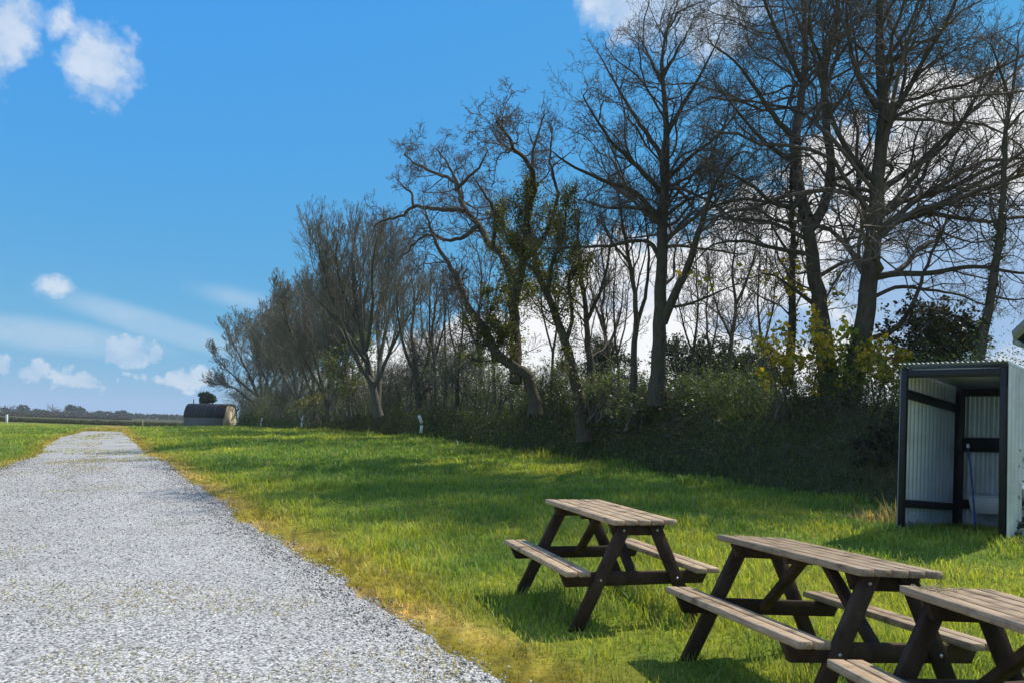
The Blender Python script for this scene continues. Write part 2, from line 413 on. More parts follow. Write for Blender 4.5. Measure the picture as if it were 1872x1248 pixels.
# ------------------------------------------------------------------ grass
def blades(x, y, z, h, w, lean, col, tipcol):
    """one curved blade (5 verts) at every point"""
    n = len(x); a = RS.rand(n) * 6.283; b = a + 1.57 + (RS.rand(n) - .5)
    dx, dy = np.cos(a), np.sin(a); lx, ly = np.cos(b) * lean, np.sin(b) * lean
    P = np.zeros((n, 5, 3)); C = np.zeros((n, 5, 3))
    for k, (t, ww) in enumerate(((0, -1), (0, 1), (.55, .8), (.55, -.8), (1, 0))):
        q = t ** 1.8
        P[:, k, 0] = x + dx * w * ww * .5 + lx * h * q; P[:, k, 1] = y + dy * w * ww * .5 + ly * h * q; P[:, k, 2] = z - .01 + h * t * np.sqrt(np.maximum(1 - lean ** 2 * .5 * t, .2))
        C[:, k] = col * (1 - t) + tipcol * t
    i = np.arange(n)[:, None] * 5
    return P.reshape(-1, 3), i + np.array([[0, 1, 2, 3]]), i + np.array([[3, 2, 4]]), C.reshape(-1, 3)

def scatter_field(n, dmin, dmax, p):
    d = (dmin ** p + RS.rand(n) * (dmax ** p - dmin ** p)) ** (1 / p)
    ext = np.where(d < 13, 1.25, .80); x = (RS.rand(n) * (.80 + ext) - .80) * d
    return x, d
def grass():
    x, y = scatter_field(720000, 2.6, 105, .62)
    ur, ul = road_u(x, y); hd, hk = hedge_d(x, y)
    beyond = y > YEND + .5
    e = np.where(ur > 0, ur - edge_wobble(x, y), np.where(ul > 0, ul - np.abs(edge_wobble(x, y)), -1))
    tuft = fbm(x * .8, y * .8, 91, 3)
    keep = ((e > 0) | beyond) & (hd < .25)
    mid = np.abs(ur - ul) ; wp = fbm(x * .5 + 3, y * .5, 61, 3) + .13 * (1 - sstep(.2, 1.1, mid)) * sstep(14, 30, y)
    inroad = (~keep) & (hd < 0) & (wp > .585) & (RS.rand(len(x)) < .40)
    keep |= inroad
    keep &= np.hypot(x, y) < 108
    x, y, ur, e, hd, tuft, inr = x[keep], y[keep], ur[keep], e[keep], hd[keep], tuft[keep], inroad[keep]
    e = np.where(e < 0, .05, e)
    n = len(x); z = ground(x, y) + np.where(inr, .02, 0) + .05 * (fbm(x * .9, y * .9, 77, 2) - .5) * sstep(.1, 1.2, np.maximum(e, 0))
    c, k, wv = turf_color(x, y, np.where(ur > 0, e, e + .3))
    h = (.045 + .075 * sstep(.35, .7, tuft) + .05 * RS.rand(n) ** 3) * (1 - .58 * wv) * (.75 + .5 * RS.rand(n))
    h *= np.where(vnoise(x * 2.2, y * 2.2, 66) > .74, 1.6, 1)
    h *= 1 + .8 * sstep(-1.4, .2, hd) * sstep(.4, .7, fbm(x, y, 13, 2)); h = np.where(inr, .022 + .02 * RS.rand(n), h)
    lr = 1 + .35 * np.maximum(np.log(y / 5), 0) ; h *= np.where(y > 18, lr * .85, 1)
    w = (.0042 + .004 * RS.rand(n)) * (y / 4) ** .92
    w = np.maximum(w, .005)
    v = (.7 + .6 * RS.rand(n))[:, None]; c = c * v
    q = at(1618, 945, 10.6); dc = np.hypot(x - q[0], y - q[1]) + .3 * (RS.rand(n) - .5)
    c = np.where((dc < .55)[:, None], np.array([.50, .36, .17]) * (.6 + .7 * RS.rand(n))[:, None], c); h = np.where(dc < .45, h * 2.2, h)
    dead = (RS.rand(n) < .06)[:, None]; c = np.where(dead, np.array([.30, .25, .12]), c)
    bl = (RS.rand(n) < .10)[:, None]; c = np.where(bl & ~dead, c * np.array([.75, 1.05, 1.3]), c)
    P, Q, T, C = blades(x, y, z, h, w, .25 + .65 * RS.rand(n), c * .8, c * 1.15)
    return np_mesh('grass', P, Q, T, False, C)
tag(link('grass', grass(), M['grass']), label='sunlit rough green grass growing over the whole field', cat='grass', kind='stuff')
print('grass done')

# ------------------------------------------------------------------ picnic tables
# pose of each table in the camera frame (rotation vector, origin under the table centre), found from its corners in the photograph
TL, TW, YI, YO, HB, BL_ = 1.343, .533, .443, .633, .393, 1.373
POSES = [((-0.097, 0.061, 0.332), (0.739, 6.029, -2.124)), ((-0.134, 0.102, 0.275), (1.783, 4.375, -2.008)), ((-0.104, 0.096, 0.2), (2.207, 2.887, -1.884))]
TLAB = ['small dark picnic table standing nearest the gravel, farthest from the camera', 'dark picnic table in the middle of the row of three', 'nearest picnic table cut by the frame, dry grass strands on its top']
def make_table():
    root = empty('picnic_table')
    rng = random.Random(3)
    top = MB(); n = 5; gap = .016; sw = (TW - gap * (n - 1)) / n
    for k in range(n):
        y0 = -TW / 2 + k * (sw + gap); dz = rng.uniform(-.001, .001)
        top.box(y0, y0 + sw, -TL / 2 + rng.uniform(-.004, .004), TL / 2 + rng.uniform(-.004, .004), .712 + dz, .75 + dz)
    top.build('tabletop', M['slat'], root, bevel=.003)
    for sg in (-1, 1):
        b = MB(); sw = (YO - YI - gap) / 2
        for k in range(2):
            y0 = YI + k * (sw + gap); ya, yb = sorted((sg * y0, sg * (y0 + sw)))
            b.box(ya, yb, -BL_ / 2 + rng.uniform(-.004, .004), BL_ / 2 + rng.uniform(-.004, .004), HB - .038, HB)
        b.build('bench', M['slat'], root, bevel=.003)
    for sg in (-1, 1):
        xe = sg * (TL / 2 - .13)
        # bearer under the top: tapered ends
        pr = MB().prism([(-.235, .711), (.235, .711), (.20, .622), (-.20, .622)], 1, xe - .02, xe + .02); pr.build('top_bearer', M['frame'], root, bevel=.003)
        pr = MB().prism([(-.625, HB - .039), (.625, HB - .039), (.575, HB - .135), (-.575, HB - .135)], 1, xe - .02, xe + .02); pr.build('crossbeam', M['frame'], root, bevel=.003)
        xl = xe + sg * .0415
        for s2 in (-1, 1):
            # leg: from bearer down past the crossbeam to the turf
            a = np.array([s2 * .118, .709]); f = np.array([s2 * .50, -.05]); d = (f - a) / np.linalg.norm(f - a)
            hw = .047 / abs(d[1])
            leg = MB().prism([(a[0] - hw, a[1]), (a[0] + hw, a[1]), (f[0] + hw, f[1]), (f[0] - hw, f[1])], 1, xl - .02, xl + .02).build('leg', M['frame'], root, bevel=.003)
            for zb in (.665, HB - .085):
                yb = a[0] + d[0] / d[1] * (zb - a[1])
                bo = MB(); xo = xl + sg * .0195
                bo.tube([(yb, xo, zb), (yb, xo + sg * .005, zb), (yb, xo + sg * .009, zb)], [.0115, .0105, .005], 10)
                ob = bo.build('bolt', M['bolt'], leg, smooth=True); ob.matrix_parent_inverse = Matrix()
        # brace from the crossbeam to the middle of the top
        br = MB().beam((0, xe - sg * .042, HB - .085), (0, sg * .10, .69), .07, .04, (0, 0, 1))
        br.build('brace', M['frame'], root, bevel=.003)
    MB().box(-.215, .215, -.025, .025, .668, .711).build('centre_batten', M['frame'], root, bevel=.003)
    return root
def copy_tree(o, parent=None):
    c = o.copy(); COL.objects.link(c)
    if parent: c.parent = parent; c.matrix_parent_inverse = o.matrix_parent_inverse
    for ch in [k for k in list(COL.objects) if k.parent == o]: copy_tree(ch, c)
    return c
proto = make_table()
CAMB = Matrix((RC, FW, UC)).transposed()
tables = []
for k in range(3):
    t = proto if k == 0 else copy_tree(proto)
    rv, tr = POSES[k]; a = np.linalg.norm(rv)
    rot = CAMB @ Matrix.Rotation(a, 3, Vector(rv) / a)
    t.matrix_world = Matrix.Translation(Vector(EYE + tr[0] * RC + tr[1] * FW + tr[2] * UC)) @ rot.to_4x4()
    tag(t, TLAB[k], 'picnic table', 'picnic tables in a row on the grass'); tables.append(t)

# dry grass strands lying on the near table
def strands():
    b = MB(); Mx = np.array(tables[2].matrix_world)
    for k in range(26):
        c = np.array([-.15 + RS.randn() * .06, TL / 2 - .10 + RS.randn() * .03, .7525]); a = RS.rand() * 6.28; l = .03 + .05 * RS.rand()
        pts = [c + np.array([math.cos(a + u * 1.2 * (RS.rand() - .3)), math.sin(a + u), 0]) * l * u + np.array([0, 0, .004 + .018 * RS.rand() * abs(u)]) for u in (-1, -.4, .3, 1)]
        pts = [(Mx @ np.append(p, 1))[:3] for p in pts]; b.tube(pts, [.0013, .0016, .0014, .0008], 3)
    return b
tag(strands().build('grass_strands', simple_mat('dry_grass', (.20, .19, .07), (.40, .33, .17), 20, .7), None, fix=False), 'loose dry grass strands lying on the nearest table top', 'grass clippings')

# ------------------------------------------------------------------ shed of white corrugated sheet
FLb, FRb = at(1647, 968, 9.64), at(1832, 980, 8.74)
FLt, FRt = at(1655, 672, 9.64), at(1836, 667, 8.74)
dv = np.array([.788, .616, 0.0]) * 1.73
BLb = FLb + dv + (0, 0, -.10); BRb = FRb + dv + (0, 0, -.10); BLt = FLt + dv + (0, 0, -.14); BRt = FRt + dv + (0, 0, -.14)
shed = empty('shed', tuple((FLb + FRb) / 2), label='open fronted shed of white corrugated tin framed in black timber', cat='shed')
def corr(b, p00, p10, p01, p11, waves, amp=.028, th=.0, ns=7):
    """corrugated sheet: p00-p10 bottom edge, p01-p11 top edge"""
    n = waves * ns + 1; u = np.linspace(0, 1, n)[:, None]
    nrm = np.cross(p10 - p00, p01 - p00); nrm /= np.linalg.norm(nrm)
    w = amp * np.sin(u * waves * 2 * np.pi) * nrm
    A = p00 + (p10 - p00) * u + w; B = p01 + (p11 - p01) * u + w
    V = np.vstack([A, B, A + nrm * .003, B + nrm * .003]); i = np.arange(n - 1)
    b.add(V, np.vstack([np.stack([i, i + 1, i + 1 + n, i + n], 1), np.stack([i + 2 * n, i + 3 * n, i + 1 + 3 * n, i + 1 + 2 * n], 1)]))
    return b
def lerp(a, b, t): return a + (b - a) * t
fw_dir = (FRb - FLb); fw_dir[2] = 0; fw_dir /= np.linalg.norm(fw_dir); dp = dv / np.linalg.norm(dv)
PW = .068
def post(b, t, w=None):
    MB().beam(b - (0, 0, .05), t, w or PW, PW, dp).build('post', M['black'], shed, bevel=.004)
for b_, t_, w_ in ((FLb, FLt, None), (FRb, FRt, None), (BLb, BLt, .12), (BRb, BRt, None)): post(b_, t_, w_)
h2 = fw_dir * PW / 2; hd2 = dp * PW / 2
MB().beam(lerp(FLb, FLt, .96) + h2, lerp(FRb, FRt, .96) - h2, PW - .006, .09).build('lintel', M['black'], shed, bevel=.004)
# sheets on the outside of the posts
wl = MB(); off = -fw_dir * (PW / 2 + .024)
corr(wl, FLb + off, BLb + off, FLt + off, BLt + off, 15); wl.build('side_wall', M['tin'], shed, True, fix=False)
wr = MB(); off = fw_dir * (PW / 2 + .024)
corr(wr, FRb + off - dp * .04, BRb + off, FRt + off - dp * .04, BRt + off, 15); wr.build('side_wall', M['tin'], shed, True, fix=False)
wb = MB(); off = dp * (PW / 2 + .024)
corr(wb, BLb + off - h2, BRb + off + h2, BLt + off - h2, BRt + off + h2, 10); wb.build('back_wall', M['tin'], shed, True, fix=False)
# inner lining of the left side, standing inside the rails as in the photo
def rail_side(t, h, name='rail'):
    o = -fw_dir * (PW / 2 - .03)
    MB().beam(lerp(FLb, FLt, t) + hd2 + o, lerp(BLb, BLt, t) - hd2 + o, .05, h).build(name, M['black'], shed, bevel=.003)
rail_side(.845, .115); rail_side(.165, .10)
def rail_side_r(t, h):
    o = fw_dir * (PW / 2 - .03)
    MB().beam(lerp(FRb, FRt, t) + hd2 + o, lerp(BRb, BRt, t) - hd2 + o, .05, h).build('rail', M['black'], shed, bevel=.003)
rail_side_r(.845, .115); rail_side_r(.165, .10)
def rail_back(t, h):
    o = dp * (PW / 2 - .03)
    MB().beam(lerp(BLb, BLt, t) + h2 + o, lerp(BRb, BRt, t) - h2 + o, .05, h).build('rail', M['black'], shed, bevel=.003)
rail_back(.965, .12); rail_back(.60, .20); rail_back(.19, .12)
MB().beam(lerp(BLb, BLt, .53) - hd2 * 1.3 - h2 * .3, lerp(BLb, BLt, .64) - hd2 * 1.3 - h2 * .3, .15, .05, dp).build('block', M['black'], shed, bevel=.003)
lt = MB(); q = lerp(lerp(FLb, FLt, .57), lerp(BLb, BLt, .57), .86) - fw_dir * .02
lt.tube([q, q + dp * .05 + (0, 0, -.012), q + dp * .10 + (0, 0, -.008)], [.008, .007, .006], 6); lt.build('latch', M['bolt'], shed)
# roof: corrugations run front to back; ceiling board under it
ro = MB(); o0 = -dp * .10; up = np.array([0, 0, .045])
corr(ro, FLt + o0 + up - h2 * 1.6, FRt + o0 + up + h2 * 1.9, BLt + dp * .12 + up - h2 * 1.6, BRt + dp * .12 + up + h2 * 1.9, 22, .011); ro.build('roof', M['tin'], shed, True, fix=False)
ce = MB(); z1 = np.array([0, 0, -.03]); z2 = np.array([0, 0, -.018])
a, b_, c, d = FLt + hd2 * 1.1 + h2, FRt + hd2 * 1.1 - h2, BRt - hd2 * 1.1 - h2, BLt - hd2 * 1.1 + h2
ce.hexa([a + z1, b_ + z1, c + z1, d + z1, a + z2, b_ + z2, c + z2, d + z2]); ce.build('ceiling', M['ceil'], shed)
fs = MB(); rr_ = lerp(FRb, FRt, 1) + fw_dir * (PW / 2 + .035)
fs.beam(rr_ - dp * .06 + (0, 0, .02), rr_ + dv + dp * .05 + (0, 0, -.12), .015, .05); fs.build('roof_edge_trim', M['white'], shed)

# white basin on the back rail, blue pole
ba = MB(); f0 = BLb + (BRb - BLb) * .26 - dp * .02; f1 = BLb + (BRb - BLb) * .74 - dp * .02
z0, z1_ = .27, .50
for (p, q_) in ((f0, f1),):
    c8 = [p + (0, 0, z0), q_ + (0, 0, z0), q_ - dp * .26 + (0, 0, z0), p - dp * .26 + (0, 0, z0)]
    u8 = [p + (0, 0, z1_) - fw_dir * .02, q_ + (0, 0, z1_) + fw_dir * .02, q_ - dp * .29 + (0, 0, z1_) + fw_dir * .02, p - dp * .29 + (0, 0, z1_) - fw_dir * .02]
    ba.hexa(c8 + u8)
    mid = sum(u8) / 4; r8 = [mid + (v - mid) * 1.08 for v in u8]; ba.hexa(r8 + [v + (0, 0, .02) for v in r8])
o = ba.build('basin', M['white'], None, bevel=.008); tag(o, 'plain white basin fixed low inside the tin shed', 'basin')
pole = empty('pole', tuple(at(1782, 972, 9.9)), label='blue pole with pale top leaning inside the tin shed', cat='pole')
pa, pb = at(1783, 972, 9.75), at(1770, 818, 10.05)
pts = [lerp(pa, pb, t) + np.array([.012 * math.sin(3.14 * t), 0, 0]) for t in np.linspace(0, 1, 7)]
MB().tube(pts, .012, 8).build('handle', M['blue'], pole, True)
MB().tube([pb, pb + (pb - pa) * .02, pb + (pb - pa) * .05], [.018, .021, .016], 8).build('grip', M['white'], pole, True)

# tapered tub beside the shed
tb = MB(); c0 = at(1899, 962, 9.0); ang = np.linspace(0, 2 * np.pi, 25)[:-1]
prof = [(0, .0), (.20, .0), (.215, .02), (.30, .44), (.315, .46), (.30, .46), (.285, .43), (.20, .03), (0, .03)]
Vt = np.array([[c0[0] + r * math.cos(a_), c0[1] + r * math.sin(a_), c0[2] + z] for r, z in prof for a_ in ang]); i = np.arange(24)
tb.add(Vt, np.vstack([np.stack([k * 24 + i, k * 24 + (i + 1) % 24, (k + 1) * 24 + (i + 1) % 24, (k + 1) * 24 + i], 1) for k in range(len(prof) - 1)]))
tag(tb.build('tub', M['white'], None, True), 'pale plastic tub standing against the right wall of the tin shed', 'tub')

# ------------------------------------------------------------------ white building off to the right
hb = empty('building', tuple(at(1920, 860, 16.5)), label='white gabled building behind the shed, only its eave corner showing', cat='building')
e0 = at(1853, 621, 16.5); E_ = lambda x, y, z: e0 + np.array([x, y, z])
gz = e0[2] - .0; w_ = 5.6; rise = 2.9
MB().box(e0[0] + .55, e0[0] + w_ - .55, e0[1] + .35, e0[1] + 7, e0[2] - 4.4, e0[2] + .25).prism([(e0[0] + .55, e0[2] + .25), (e0[0] + w_ - .55, e0[2] + .25), (e0[0] + w_ / 2, e0[2] + rise - .25)], 1, e0[1] + .35, e0[1] + 7).build('wall', M['render'], hb)
for sx, nm in ((1, 'roof_slope'), (-1, 'roof_slope')):
    xa = e0[0] + (0 if sx > 0 else w_); xm = e0[0] + w_ / 2
    poly = [(xa, e0[2] + .0), (xm, e0[2] + rise), (xm, e0[2] + rise + .16), (xa, e0[2] + .16)]
    MB().prism(poly, 1, e0[1] + .03, e0[1] + 7.3).build(nm, M['slate'], hb)
    poly = [(xa, e0[2] - .06), (xm, e0[2] + rise - .06), (xm, e0[2] + rise + .19), (xa - sx * .03, e0[2] + .19)]
    MB().prism(poly, 1, e0[1] - .01, e0[1] + .028).build('bargeboard', M['white'], hb)
    MB().box(xa - .03, xa + .03, e0[1] + .03, e0[1] + 7.3, e0[2] - .09, e0[2] - .003).build('fascia', M['white'], hb)

hb.location = (e0[0], e0[1], 0)
for ch in [o for o in COL.objects if o.parent == hb]: ch.matrix_parent_inverse = Matrix.Translation(-Vector((e0[0], e0[1], 0)))
hb.rotation_euler = (0, 0, -math.radians(47))

# ------------------------------------------------------------------ bare trees
def norm(v): return v / (np.linalg.norm(v, axis=-1, keepdims=True) + 1e-9)
def smooth_line(P, n):
    P = np.asarray(P, float); k = len(P)
    s = np.concatenate([[0], np.cumsum(np.linalg.norm(np.diff(P, axis=0), axis=1))]); t = np.linspace(0, s[-1], n)
    m = np.gradient(P, s, axis=0); i = np.clip(np.searchsorted(s, t, 'right') - 1, 0, k - 2); h = (s[i + 1] - s[i])[:, None]; u = ((t - s[i]) / (s[i + 1] - s[i]))[:, None]
    return (2 * u ** 3 - 3 * u ** 2 + 1) * P[i] + (u ** 3 - 2 * u ** 2 + u) * h * m[i] + (-2 * u ** 3 + 3 * u ** 2) * P[i + 1] + (u ** 3 - u ** 2) * h * m[i + 1]

def grow(P, R, rs, dens, lr, ang, up, wander, nseg, rmin, t0=.2, out=.0, centre=None, rk=.42, lmax=9, lmin=.05):
    """children of the branches P (B,n,3), R (B,n)"""
    B, n, _ = P.shape
    Ls = np.linalg.norm(np.diff(P, axis=1), axis=2).sum(1)
    cnt = np.maximum(1, (Ls * dens * (.7 + .6 * rs.rand(B)))).astype(int)
    par = np.repeat(np.arange(B), cnt); m0 = len(par)
    t = t0 + (1 - t0) * rs.rand(m0) ** .85; t = np.minimum(t, .985)
    par = np.concatenate([par, np.repeat(np.arange(B), 2)]); t = np.concatenate([t, np.full(2 * B, .999)]); m = len(par); tip = np.arange(m) >= m0
    f = t * (n - 1); i0 = np.minimum(f.astype(int), n - 2); u = (f - i0)[:, None]
    p = P[par, i0] * (1 - u) + P[par, i0 + 1] * u
    r = R[par, i0] * (1 - u[:, 0]) + R[par, i0 + 1] * u[:, 0]
    T = norm(P[par, i0 + 1] - P[par, i0])
    rnd = rs.randn(m, 3); per = norm(rnd - (rnd * T).sum(1, keepdims=True) * T)
    a = np.radians(np.where(tip, 8 + 22 * rs.rand(m), ang[0] + (ang[1] - ang[0]) * rs.rand(m)))[:, None]
    d = np.cos(a) * T + np.sin(a) * per
    if out and centre is not None:
        o_ = p - centre; o_[:, 2] = 0; d = d + out * norm(o_) * np.where(tip, .3, 1)[:, None]
    d = norm(d + np.array([0, 0, up]) * .5)
    L = np.clip(Ls[par] * lr * (1.15 - .75 * t) * (.55 + .9 * rs.rand(m)) * np.where(tip, .8, 1), lmin, lmax)
    r0 = np.maximum(np.minimum(r * rk, L * .0165), rmin); r0 = np.where(tip, np.maximum(np.minimum(r * .95, .05), rmin), r0)
    Q = np.zeros((m, nseg, 3)); Q[:, 0] = p; step = (L / (nseg - 1))[:, None]
    for k in range(1, nseg):
        d = norm(d + wander * rs.randn(m, 3) + np.array([0, 0, up]) * .22)
        Q[:, k] = Q[:, k - 1] + d * step
    RR = r0[:, None] * np.linspace(1, .45, nseg)[None]
    RR = np.maximum(RR, rmin * .7)
    return Q, RR

def tree(name, label, D, limbs, seed, lv, cat='tree', group=None, bark='bark', twig='twig', jit=1.0, base=None, spread=1.6, shrink=1.0):
    rs = np.random.RandomState(seed)
    sc = D / F_PX
    b3 = base if base is not None else at(limbs[0][0][0][0], limbs[0][0][0][1], D)
    root = empty(name, tuple(b3), label=label, cat=cat, group=group)
    trunk = MB(); polys = []
    for li, (px, r0, r1) in enumerate(limbs):
        n = len(px); px = np.array(px, float)
        by = limbs[0][0][0][1]; bx = limbs[0][0][0][0]; px[:, 1] = by + (px[:, 1] - by) * shrink; px[:, 0] = bx + (px[:, 0] - bx) * (1 + (shrink - 1) * .4)
        off = np.zeros(n)
        if li > 0 and len(limbs) > 1:
            tot = rs.uniform(-1, 1) * spread * np.linalg.norm(px[-1] - px[0]) * sc * .55
            off = tot * np.linspace(0, 1, n) ** 1.2
        P = np.array([at(px[k][0], px[k][1], D + off[k]) for k in range(n)])
        m = max(8, int(n * 3)); r1 = r1 * .75; S = smooth_line(P, m)
        wob = rs.randn(m, 3) * min(r0, 5) * sc * .16 * jit; wob[0] = 0; S = S + wob
        R = np.linspace(r0, r1, m) ** 1.0 * sc
        if li == 0: R[:2] *= np.array([1.3, 1.1])
        if D > 40: R = R * .72
        V, Q = tubes(S[None], R[None], 9 if r0 > 7 else 6)
        trunk.add(V, Q); polys.append((S, R))
    trunk.build('trunk', M[bark], root, True, fix=False)
    NP = 14
    P = np.array([resample(S, NP) for S, R in polys]); R = np.array([np.interp(np.linspace(0, 1, NP), np.linspace(0, 1, len(R)), R) for S, R in polys])
    cr = MB(); cen = P[0].mean(0)
    levels = [(P, R)]
    for k, g in enumerate(lv):
        g = dict(g); sides = g.pop('sides', 3)
        P, R = grow(P, R, rs, centre=cen, **g)
        V, Q = tubes(P, R, sides); cr.add(V, Q); levels.append((P, R))
    cr.build('crown', M[twig], root, False, fix=False)
    return root, levels, rs

def leaf_cloud(pts, size, rs, c0, c1, droop=.0, aspect=1.0):
    """a bent diamond leaf at every point"""
    n = len(pts); s = (size * (.6 + .8 * rs.rand(n)))[:, None]
    d = norm(rs.randn(n, 3) + np.array([0, 0, -droop])); q = rs.randn(n, 3); w = norm(np.cross(d, q)); nn = np.cross(d, w)
    P = np.stack([pts, pts + d * s * .5 + w * s * .42 * aspect + nn * s * .08, pts + d * s, pts + d * s * .5 - w * s * .42 * aspect + nn * s * .08], 1)
    f = rs.rand(n)[:, None]; c = (np.array(c0) * (1 - f) + np.array(c1) * f) * (.8 + .4 * rs.rand(n)[:, None])
    return P.reshape(-1, 3), np.arange(n * 4).reshape(-1, 4), np.repeat(c, 4, 0)

def add_leaves(root, name, pts, size, rs, c0, c1, **k):
    P, Q, C = leaf_cloud(pts, size, rs, c0, c1, **k)
    return link(name, np_mesh(name, P, Q, None, False, C), M['leaf'], root)

def pts_on(level, n, rs, jit=.03, tmin=0):
    P, R = level; b = rs.randint(len(P), size=n); f = (tmin + (1 - tmin) * rs.rand(n)) * (P.shape[1] - 1); i0 = np.minimum(f.astype(int), P.shape[1] - 2); u = (f - i0)[:, None]
    return P[b, i0] * (1 - u) + P[b, i0 + 1] * u + rs.randn(n, 3) * jit

# levels for a broad tall tree seen close / gnarled / slender / far
def LV(d1=1.7, d2=3.2, d3=5.0, up=.25, w=.16, l1=.42, l2=.45, l3=.45, rmin=.0030, out=.25, a1=(28, 62), lm=(2.8, 1.5, .8), sides=4, d4=4.0):
    d1 *= 1.35; d2 *= 1.4; d3 *= 1.4
    o = [dict(dens=d1, lr=l1, ang=a1, up=up, wander=w, nseg=9, rmin=rmin * 2.2, t0=.22, out=out, lmax=lm[0], sides=sides),
         dict(dens=d2, lr=l2, ang=(25, 60), up=up * .9, wander=w * 1.1, nseg=7, rmin=rmin * 1.6, t0=.10, lmax=lm[1], lmin=.25),
         dict(dens=d3, lr=l3, ang=(22, 60), up=up * .8, wander=w * 1.2, nseg=5, rmin=rmin * 1.2, t0=.08, lmax=lm[2], lmin=.16)]
    if d4: o.append(dict(dens=d4, lr=.5, ang=(22, 60), up=up * .7, wander=w * 1.3, nseg=4, rmin=rmin, t0=.1, lmax=lm[2] * .55, lmin=.10))
    return o

trees = {}
trees['sy_right'] = tree('tree', 'tall bare tree with long horizontal limbs reaching over the tin shed', 15.3, [
    ([(1545, 775), (1560, 690), (1578, 590), (1590, 500), (1600, 400), (1606, 300), (1614, 220), (1609, 110), (1610, 20), (1618, -90), (1612, -200)], 20, 3),
    ([(1596, 430), (1640, 405), (1697, 388), (1760, 350), (1825, 316), (1890, 285)], 7.5, 2),
    ([(1604, 365), (1617, 345), (1660, 315), (1740, 240), (1825, 160), (1880, 110)], 7, 1.7),
    ([(1590, 510), (1650, 500), (1700, 500), (1760, 488), (1872, 500), (1930, 505)], 6.5, 2),
    ([(1594, 545), (1640, 525), (1700, 530), (1760, 542), (1800, 560)], 4.5, 1.5),
    ([(1598, 330), (1560, 290), (1530, 240), (1510, 180), (1490, 110), (1480, 30)], 6.5, 1.8),
    ([(1608, 240), (1650, 180), (1700, 90), (1740, 20), (1760, -60)], 6, 1.7),
    ([(1605, 200), (1570, 140), (1550, 60), (1545, -40)], 5.5, 1.7),
    ([(1612, 120), (1660, 50), (1690, -30)], 5, 1.5),
    ([(1600, 400), (1650, 350), (1700, 280), (1770, 210), (1800, 130)], 4.5, 1.5),
    ([(1588, 520), (1560, 470), (1540, 420), (1530, 370)], 4.5, 1.5),
    ([(1585, 620), (1640, 600), (1672, 545), (1700, 470), (1725, 420), (1740, 360)], 5, 1.6)], 101, LV(2.3, 3.6, 5.0, up=.08, w=.26, out=.35, a1=(34, 72), d4=4.2, lm=(4.2, 1.9, .9)))
trees['sy_fork'] = tree('tree', 'tall bare tree forking into two stems, among yellow leaves left of the shed', 15.9, [
    ([(1527, 785), (1515, 700), (1503, 600), (1492, 520), (1482, 450), (1476, 400)], 20, 13),
    ([(1476, 400), (1462, 350), (1456, 300), (1456, 240), (1465, 180), (1472, 110), (1470, 30), (1460, -80), (1465, -170)], 11, 3),
    ([(1480, 420), (1500, 390), (1515, 350), (1519, 290), (1512, 240), (1507, 170), (1508, 110), (1530, 30), (1540, -60), (1548, -150)], 10, 3),
    ([(1468, 375), (1420, 375), (1380, 345), (1350, 325), (1300, 310)], 5, 1.5),
    ([(1478, 440), (1420, 410), (1340, 400), (1280, 390)], 5, 1.5),
    ([(1480, 465), (1400, 450), (1350, 440), (1300, 450), (1270, 480)], 4.5, 1.5),
    ([(1460, 260), (1420, 220), (1380, 160), (1340, 110), (1300, 80)], 6, 1.7),
    ([(1457, 300), (1410, 270), (1360, 220), (1320, 170)], 5, 1.6),
    ([(1466, 150), (1430, 80), (1400, 10), (1380, -60)], 5.5, 1.7),
    ([(1515, 330), (1550, 320), (1580, 280), (1600, 240)], 4, 1.5),
    ([(1490, 510), (1540, 480), (1575, 475), (1620, 440)], 4.5, 1.5),
    ([(1508, 120), (1480, 60), (1485, -20)], 4, 1.5),
    ([(1492, 560), (1440, 520), (1400, 500), (1370, 510)], 4, 1.4)], 102, LV(2.3, 3.5, 5.0, up=.08, w=.26, out=.3, a1=(34, 72), d4=4.2, lm=(4.2, 1.9, .9)))
trees['sy_mid'] = tree('tree', 'broad bare tree with a straight trunk in the middle of the hedge', 18.2, [
    ([(1200, 740), (1205, 640), (1207, 580), (1211, 460), (1216, 340), (1218, 220), (1210, 120), (1216, 60)], 15, 3),
    ([(1212, 590), (1232, 540), (1253, 500), (1275, 430), (1290, 380), (1310, 330), (1340, 290)], 9, 2.5),
    ([(1212, 420), (1170, 360), (1100, 328), (1050, 305), (1010, 280)], 6, 1.6),
    ([(1208, 480), (1190, 445), (1110, 450), (1048, 452), (1000, 455)], 5, 1.5),
    ([(1215, 360), (1170, 310), (1120, 260), (1085, 210), (1065, 175)], 5.5, 1.5),
    ([(1218, 300), (1180, 240), (1140, 180), (1112, 130), (1095, 100)], 5, 1.5),
    ([(1217, 250), (1250, 190), (1290, 120), (1315, 70)], 5, 1.5),
    ([(1217, 330), (1260, 290), (1310, 250), (1350, 200)], 5, 1.5),
    ([(1214, 160), (1190, 110), (1170, 70)], 4, 1.3),
    ([(1213, 140), (1240, 90), (1262, 50)], 4, 1.3),
    ([(1210, 400), (1250, 370), (1300, 350), (1340, 330)], 4, 1.4),
    ([(1214, 390), (1160, 380), (1110, 380), (1060, 365)], 4.5, 1.4),
    ([(1206, 560), (1240, 560), (1300, 540), (1345, 520)], 3.5, 1.3)], 103, LV(2.5, 3.8, 5.2, up=.10, w=.26, out=.3, a1=(34, 70), d4=4, lm=(4.0, 1.9, .9)))
